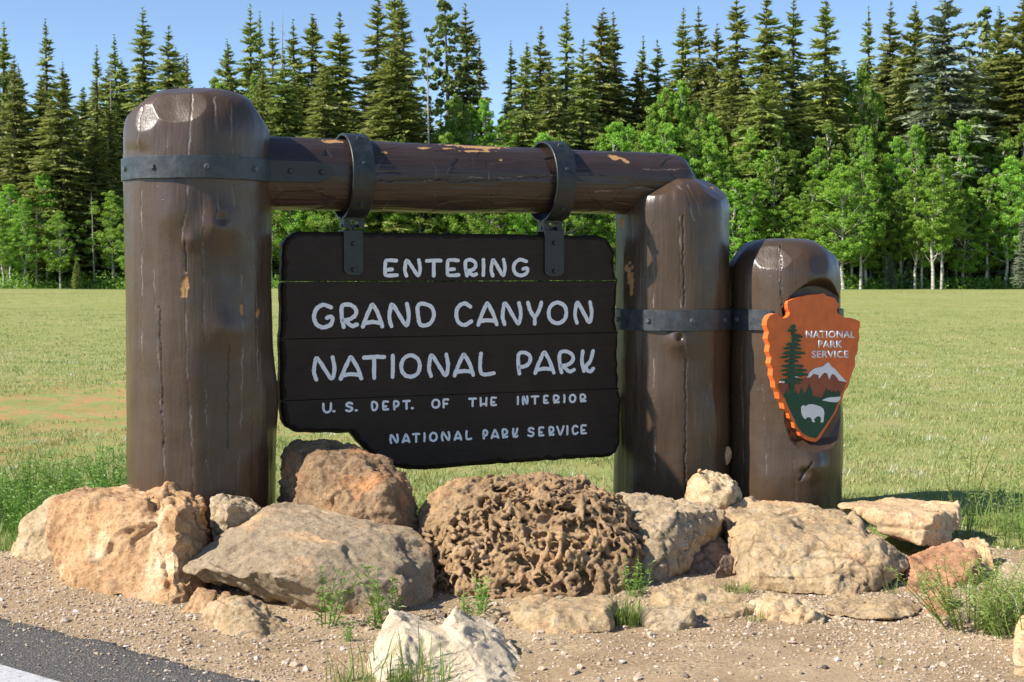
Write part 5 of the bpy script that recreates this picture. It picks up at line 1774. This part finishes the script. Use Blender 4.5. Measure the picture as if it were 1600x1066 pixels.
def weed_mesh(seed, n, h, spread, leaf, lw, per, bare=.15, branch=0, mat='weed'):
    r = np.random.default_rng(seed)
    Vs, Fs, Ts, o = [], [], [], 0

    def add(V, F, T):
        nonlocal o
        Vs.append(V); Fs.append(F + o); Ts.append(T); o += len(V)

    def stem(p0, d, L, rad, lf):
        k = 7
        pts = [np.array(p0, float)]
        dd = np.array(d, float)
        for i in range(k):
            dd = dd + r.normal(0, .07, 3) + np.array([0, 0, .03]); dd /= np.linalg.norm(dd)
            pts.append(pts[-1] + dd * L / k)
        tv, tf = tube(pts, [rad * (1 - .75 * i / k) for i in range(k + 1)], 3)
        add(tv, tf, np.full(len(tv), .35))
        A = np.array(pts)
        m = int(per * L / h)
        s = r.uniform(bare, 1, m)
        P = np.stack([np.interp(s * k, np.arange(k + 1), A[:, j]) for j in range(3)], 1)
        th = r.uniform(0, 6.28, m)
        out = np.stack([np.cos(th), np.sin(th), r.uniform(.15, 1.1, m)], 1)
        out /= np.linalg.norm(out, axis=1)[:, None]
        ll = lf * r.uniform(.55, 1.2, m) * (1.15 - .55 * s)
        sd_ = np.cross(out, r.normal(0, 1, (m, 3))); sd_ /= np.linalg.norm(sd_, axis=1)[:, None]
        mid = P + out * (ll * .5)[:, None]
        tip = P + out * ll[:, None] - np.array([0, 0, 1]) * (ll * .25)[:, None]
        w = lw * r.uniform(.7, 1.2, m)
        V = np.stack([P, mid + sd_ * w[:, None], tip, mid - sd_ * w[:, None]], 1).reshape(-1, 3)
        T = np.repeat(np.clip(.25 + .5 * s + r.normal(0, .14, m), 0, 1), 4)
        add(V, np.arange(4 * m).reshape(-1, 4), T)
        return A

    for _ in range(n):
        th = r.uniform(0, 6.28); q = spread * r.random() ** .6
        p0 = (q * .35 * math.cos(th), q * .35 * math.sin(th), -.01)
        d = np.array([q * math.cos(th) * .9, q * math.sin(th) * .9, h]); L = h * r.uniform(.6, 1.1)
        A = stem(p0, d / np.linalg.norm(d), L, .0030 + .003 * h, leaf)
        for b in range(branch):
            i = r.integers(2, 6)
            t2 = r.uniform(0, 6.28)
            dd = np.array([math.cos(t2) * .7, math.sin(t2) * .7, .9])
            stem(A[i], dd / np.linalg.norm(dd), L * r.uniform(.25, .45), .002, leaf * .8)
    # triangles and quads together
    V = np.concatenate(Vs); T = np.concatenate(Ts)
    return np_mesh('weed_plant', V, np.concatenate(Fs), M[mat], False, {'tint': T})


def grass_mesh(seed, n, h, spread, w=.0035, mat='blade_green', lean=.5, name='grass_tuft'):
    r = np.random.default_rng(seed)
    th = r.uniform(0, 6.28, n); q = spread * np.sqrt(r.random(n))
    P = np.stack([q * np.cos(th), q * np.sin(th), th * 0 - .005], 1)
    a2 = th + r.normal(0, .8, n)
    L = h * r.uniform(.45, 1.1, n)
    ln = lean * r.uniform(.1, 1, n)
    dirh = np.stack([np.cos(a2), np.sin(a2), a2 * 0], 1)
    side = np.stack([-np.sin(a2 + r.normal(0, .8, n)), np.cos(a2), a2 * 0], 1) * w
    Vs = []
    for s in (0, .4, .75, 1.0):
        c = P + dirh * (L * ln * s * s)[:, None]
        c[:, 2] += L * s * (1 - .35 * ln * s)
        ww = (1 - s) ** .5
        Vs.append(c + side * ww); Vs.append(c - side * ww)
    V = np.stack(Vs, 1).reshape(-1, 3)
    F = []
    b = np.arange(n)[:, None] * 8
    F = np.concatenate([b + np.array([2 * k, 2 * k + 1, 2 * k + 3, 2 * k + 2]) for k in range(3)])
    T = np.repeat(np.clip(r.normal(.45, .22, n), 0, 1), 8)
    return np_mesh(name, V, F, M[mat], False, {'tint': T})


def put(name, me, px, py, Y, label, cat, group=None, s=1.0, z=0.0):
    p = at(px, py, Y)
    o = link(name, me, None, (p.x, Y, z))
    o.scale = (s, s, s)
    o.rotation_euler = (0, 0, random.uniform(0, 6.28))
    tag(o, label, cat, group)
    return o


W1 = [weed_mesh(60 + k, 13, .42, .24, .062, .0048, 30) for k in range(3)]
W2 = [weed_mesh(70 + k, 6, .27, .13, .060, .0042, 30, .08) for k in range(3)]
gL = 'tall weeds left of the thick post'
for k in range(36):
    px = rng.uniform(-60, 215); Y = rng.uniform(9.05, 10.9)
    put('weed_plant', W1[k % 3], px, 900, Y, 'bright green leafy weed in the patch left of the thick post', 'weed', gL, rng.uniform(.55, .98))
for px, Y, s, lab in ((184, 9.6, 1.25, 'tallest leafy weed against the side of the thick post'), (172, 9.9, 1.0, 'leafy weed just left of the thick post behind the orange boulder')):
    put('weed_plant', W1[1], px, 800, Y, lab, 'weed', None, s)
for px, Y, s in ((432, 9.3, .6), (440, 9.7, .7), (448, 9.5, .55), (660, 9.5, .6), (668, 9.9, .7), (675, 9.6, .5)):
    put('weed_plant', W2[int(px) % 3], px, 800, Y, 'low green weed glimpsed behind the rusty brown boulder', 'weed', 'weeds behind the rusty brown boulder', s * 1.3)
for px, py, Y, s, lab in ((508, 985, 6.9, 1.05, 'upright leafy weed in front of the grey slab undercut'), (607, 975, 6.95, 1.15, 'leafy weed between the grey slab and the white rock'), (590, 985, 6.85, .7, 'short weed left of the white rock peak'),
                          (545, 1010, 6.6, .5, 'small grey-green weed on gravel before the slab'), (728, 975, 7.0, .75, 'weed sprouting behind the white rock between its peaks'), (752, 965, 7.1, 1.0, 'curved weed sprig leaning over behind the white rock'),
                          (990, 925, 7.5, .85, 'thin sprig at the right foot of the root-textured boulder'), (1002, 930, 7.6, .55, 'tiny broad weed under the wedge-shaped boulder')):
    put('weed_plant', W2[int(px) % 3], px, py, Y, lab, 'weed', None, s)
GT1 = grass_mesh(80, 150, .17, .075, .0028, lean=.7)
GT2 = grass_mesh(81, 26, .24, .10, .0028, lean=.8)
GT3 = grass_mesh(82, 90, .10, .10, .0028, lean=.8)
for px, py, Y, me_, s, lab in ((975, 985, 6.95, GT1, 1.0, 'dense bright grass tuft between two kerb stones'), (985, 980, 7.0, GT3, .9, 'low leafy fringe of the bright grass tuft'), (1152, 918, 7.65, GT3, .75, 'small grass patch at the left foot of the long tan boulder'),
                               (1105, 970, 7.15, GT3, .8, 'sparse green patch beside the brown block stone'), (1180, 968, 7.0, GT2, .5, 'few grass blades beside the half-buried cream rock'), (590, 1060, 6.0, GT2, 1.15, 'long curved grass blades before the left peak of the white rock'),
                               (650, 1075, 5.95, GT2, 1.25, 'tallest grass blades crossing the face of the white rock'), (625, 1080, 5.9, GT1, .7, 'thick grass tuft at the bottom edge before the white rock'), (685, 1085, 5.9, GT2, .95, 'grass blades below the gap of the white rock'),
                               (535, 1075, 5.95, GT2, .7, 'short grass sprays on gravel at the bottom edge'), (560, 1070, 5.9, GT3, .8, 'low grass clump left of the white rock'), (1375, 1045, 6.2, GT2, .28, 'single faint grass sprig on the bare gravel'),
                               (1392, 925, 7.6, GT2, .5, 'grass blades poking from under the long tan boulder'), (1445, 935, 7.6, W2[0], .55, 'small weed before the reddish prop stone')):
    put('grass_tuft', me_, px, py, Y, lab, 'grass tuft', None, s)
B1 = [weed_mesh(90 + k, 38, .40, .42, .05, .0024, 46, .12, 2, 'bush') for k in range(2)]
B2 = [weed_mesh(95 + k, 5, .62, .16, .065, .0028, 40, .08, 1, 'bush') for k in range(3)]
put('feathery_bush', B1[0], 1518, 975, 6.85, 'yellow-green feathery bush spilling over gravel at the right frame edge', 'bush', None, 1.0)
put('feathery_bush', B1[1], 1592, 985, 6.7, 'smaller feathery bush cut by the right frame edge', 'bush', None, .95)
for k, (px, Y, s) in enumerate(((1507, 9.3, 1.15), (1530, 9.7, .85), (1552, 9.5, .8), (1583, 9.3, 1.0), (1600, 9.0, .9), (1570, 8.9, .7))):
    put('tall_weed', B2[k % 3], px, 850, Y, ['tallest spiky green weed, rising at the corner of the flat peach slab', 'spiky weed second from the peach slab, a little farther back', 'spiky weed in the middle of those behind the feathery bush', 'tall spiky weed near the frame edge above the feathery bush', 'spiky weed cut by the frame edge above the feathery bush', 'short spiky weed just behind the feathery bush'][k], 'weed', 'spiky weeds behind the peach slab', s)
put('weed_plant', W2[1], 1322, 790, 9.6, 'small weed tucked between the arrowhead post and the peach slab', 'weed', None, .45)

# short meadow grass, nobody could count it -------------------------------------
N = 480000
u = rng.random(N)
Yg = 8.9 * (125 / 8.9) ** (u ** 1.05)
Xg = rng.uniform(-.40, .42, N) * (Yg + 1.5)
cl = noise3(np.stack([Xg * 1.8, Yg * 1.8, Xg * 0], 1)) + .6 * noise3(np.stack([Xg * 6, Yg * 6, Xg * 0 + 4], 1))
soil = noise3(np.stack([Xg * .42, Yg * .26, Xg * 0 + 71], 1)) + .5 * noise3(np.stack([Xg * 1.9, Yg * 1.2, Xg * 0 + 71], 1))
nearf = np.clip((30 - Yg) / 12, 0, 1)
keep = (cl + rng.normal(0, .35, N) - 1.6 * nearf * np.clip(soil - .1 + 1.0 * np.exp(-((Xg + 5.6) / 2.6) ** 2 - ((Yg - 18.3) / 2.6) ** 2), 0, 1) > -.25) & (Yg > shoulder_edge(Xg) + .02 - .25 * rng.random(N))
Xg, Yg, cl = Xg[keep], Yg[keep], cl[keep]
N = len(Xg)
hg = (.022 + .030 * rng.random(N) + .035 * np.clip(cl, 0, 1)) * (1 - .45 * np.clip((Yg - 25) / 40, 0, 1))
th = rng.uniform(0, 6.28, N)
wd = .0020 * (1 + Yg / 11)
base = np.stack([Xg, Yg, ground_z(Xg, Yg) - .004], 1)
sd_ = np.stack([np.cos(th), np.sin(th), th * 0], 1) * wd[:, None]
ln = np.stack([np.cos(th + 1.3), np.sin(th + 1.3), th * 0], 1) * (hg * rng.uniform(.1, .9, N))[:, None]
tipv = base + ln; tipv[:, 2] += hg
V = np.stack([base + sd_, base - sd_, tipv], 1).reshape(-1, 3)
tone = .42 + .42 * noise3(np.stack([Xg * .5, Yg * .28, Xg * 0 + 9], 1)) + .14 * noise3(np.stack([Xg * 3.2, Yg * 3.2, Xg * 0 + 2], 1)) + rng.normal(0, .12, N)
sil = (noise3(np.stack([Xg * 2.8, Yg * 1.6, Xg * 0 + 30], 1)) > .36) & (rng.random(N) < .45) & (Yg < 32)
tone = np.where(sil, .97, tone)
g = link('meadow_grass', np_mesh('meadow_grass', V, np.arange(3 * N).reshape(-1, 3), M['blade'], False, {'tint': np.repeat(np.clip(tone, 0, 1), 3)}))
tag(g, 'short patchy green and straw meadow grass behind the sign', 'grass', kind='stuff')
# greener fringe just behind the rocks
N = 19000
Xg = rng.uniform(-4.6, 4.4, N); Yg = shoulder_edge(Xg) + rng.random(N) ** 1.6 * 1.5 - .1
m = noise3(np.stack([Xg * 1.5, Yg * 1.5, Xg * 0 + 60], 1)) + np.where(Xg < -2.2, .35, 0) + np.where(np.abs(Xg) < 1.6, .1, 0)
kp = (m > .12); Xg, Yg, m = Xg[kp], Yg[kp], m[kp]; N = len(Xg)
hg = rng.uniform(.06, .19, N) * (.7 + np.clip(m, 0, 1)); th = rng.uniform(0, 6.28, N)
base = np.stack([Xg, Yg, ground_z(Xg, Yg) - .004], 1)
sd_ = np.stack([np.cos(th), np.sin(th), th * 0], 1) * .0032
ln = np.stack([np.cos(th + 1.3), np.sin(th + 1.3), th * 0], 1) * (hg * rng.uniform(.1, .7, N))[:, None]
tipv = base + ln; tipv[:, 2] += hg
V = np.stack([base + sd_, base - sd_, tipv], 1).reshape(-1, 3)
g = link('verge_grass', np_mesh('verge_grass', V, np.arange(3 * N).reshape(-1, 3), M['blade_green'], False, {'tint': np.repeat(np.clip(rng.normal(.5, .2, N), 0, 1), 3)}))
tag(g, 'taller bright green grass fringing the rocks and post', 'grass', kind='stuff')

# gravel ---------------------------------------------------------------------------
t = NT('gravel_stones')
c = t.ramp(t.attr('tint'), [(0, (.085, .070, .060)), (.18, (.25, .20, .14)), (.45, (.46, .36, .25)), (.65, (.56, .45, .32)), (.85, (.62, .52, .42)), (1, (.76, .72, .66))])
c = t.mix(t.ramp(t.noise(t.geo(), 90, 5, .7), [(.35, .5), (.6, 0.0)]), c, (.2, .15, .11))
M['stones'] = t.principled(c, .9, t.bump(t.noise(t.geo(), 160, 4), .4, .002), .25)
ic = bmesh.new(); bmesh.ops.create_icosphere(ic, subdivisions=1, radius=1)
IV = np.array([v.co[:] for v in ic.verts]); IF = np.array([[v.index for v in f.verts] for f in ic.faces]); ic.free()


def shoulder_z(x, y):
    q = np.stack([x * 1.7, y * 1.7, y * 0 + 5], 1)
    return -.004 + .012 * (fbm(q, 4) + .4) + .004 * fbm(q * 9, 2)


def pebbles(name, label, X, Y, S, tone, z=None):
    n = len(X)
    r = np.random.default_rng(n)
    sc = S[:, None] * r.uniform(.6, 1.3, (n, 3)) * np.array([1, 1, .62])
    jit = 1 + r.normal(0, .16, (n, len(IV), 1))
    L = IV[None] * jit * sc[:, None, :]
    a = r.uniform(0, 6.28, n)
    ca, sa = np.cos(a)[:, None], np.sin(a)[:, None]
    x = L[..., 0] * ca - L[..., 1] * sa; y = L[..., 0] * sa + L[..., 1] * ca
    zz_ = shoulder_z(X, Y) if z is None else z
    W = np.stack([x + X[:, None], y + Y[:, None], L[..., 2] + (zz_ + S * .18)[:, None]], -1).reshape(-1, 3)
    F = (IF[None] + (np.arange(n) * len(IV))[:, None, None]).reshape(-1, 3)
    o = link(name, np_mesh(name, W, F, M['stones'], False, {'tint': np.repeat(np.clip(tone, 0, 1), len(IV))}))
    return tag(o, label, 'gravel', kind='stuff')


n = 115000
X = rng.uniform(-4.2, 4.4, n); Y = rng.uniform(5.55, 9.0, n)
dens = .42 + .6 * noise3(np.stack([X * .9, Y * .9, X * 0 + 8], 1)) + np.where((X > 1.5) & (Y < 7.6), .45, 0) + np.where(X < -1.6, .35, 0)
k = (rng.random(n) < dens) & (Y < shoulder_edge(X) - .05) & (road_side(X, Y) < -.02)
X, Y = X[k], Y[k]
S = .0030 + .0060 * rng.random(len(X)) ** 3 + .010 * rng.random(len(X)) ** 22
tone = rng.normal(.55, .22, len(X))
pebbles('gravel', 'loose tan and pinkish gravel on the ground before the rocks', X, Y, S, tone)
n = 900
X = rng.uniform(-3.6, 4.2, n); Y = rng.uniform(5.8, 8.4, n)
k = (road_side(X, Y) < -.02); X, Y = X[k], Y[k]
pebbles('stone_chips', 'scattered larger stone chips between the rocks and gravel', X, Y, .010 + .014 * rng.random(len(X)) ** 2, rng.normal(.55, .2, len(X)))
# chips shed along the asphalt edge
n = 1500
s_ = rng.uniform(-3, 3, n); w_ = rng.exponential(.22, n)
X = E0[0] + ed[0] * s_ + en[0] * w_; Y = E0[1] + ed[1] * s_ + en[1] * w_
pebbles('loose_gravel', 'stray gravel strewn on the asphalt edge', X, Y, .003 + .006 * rng.random(n) ** 3, rng.normal(.6, .2, n), z=np.full(n, .034))
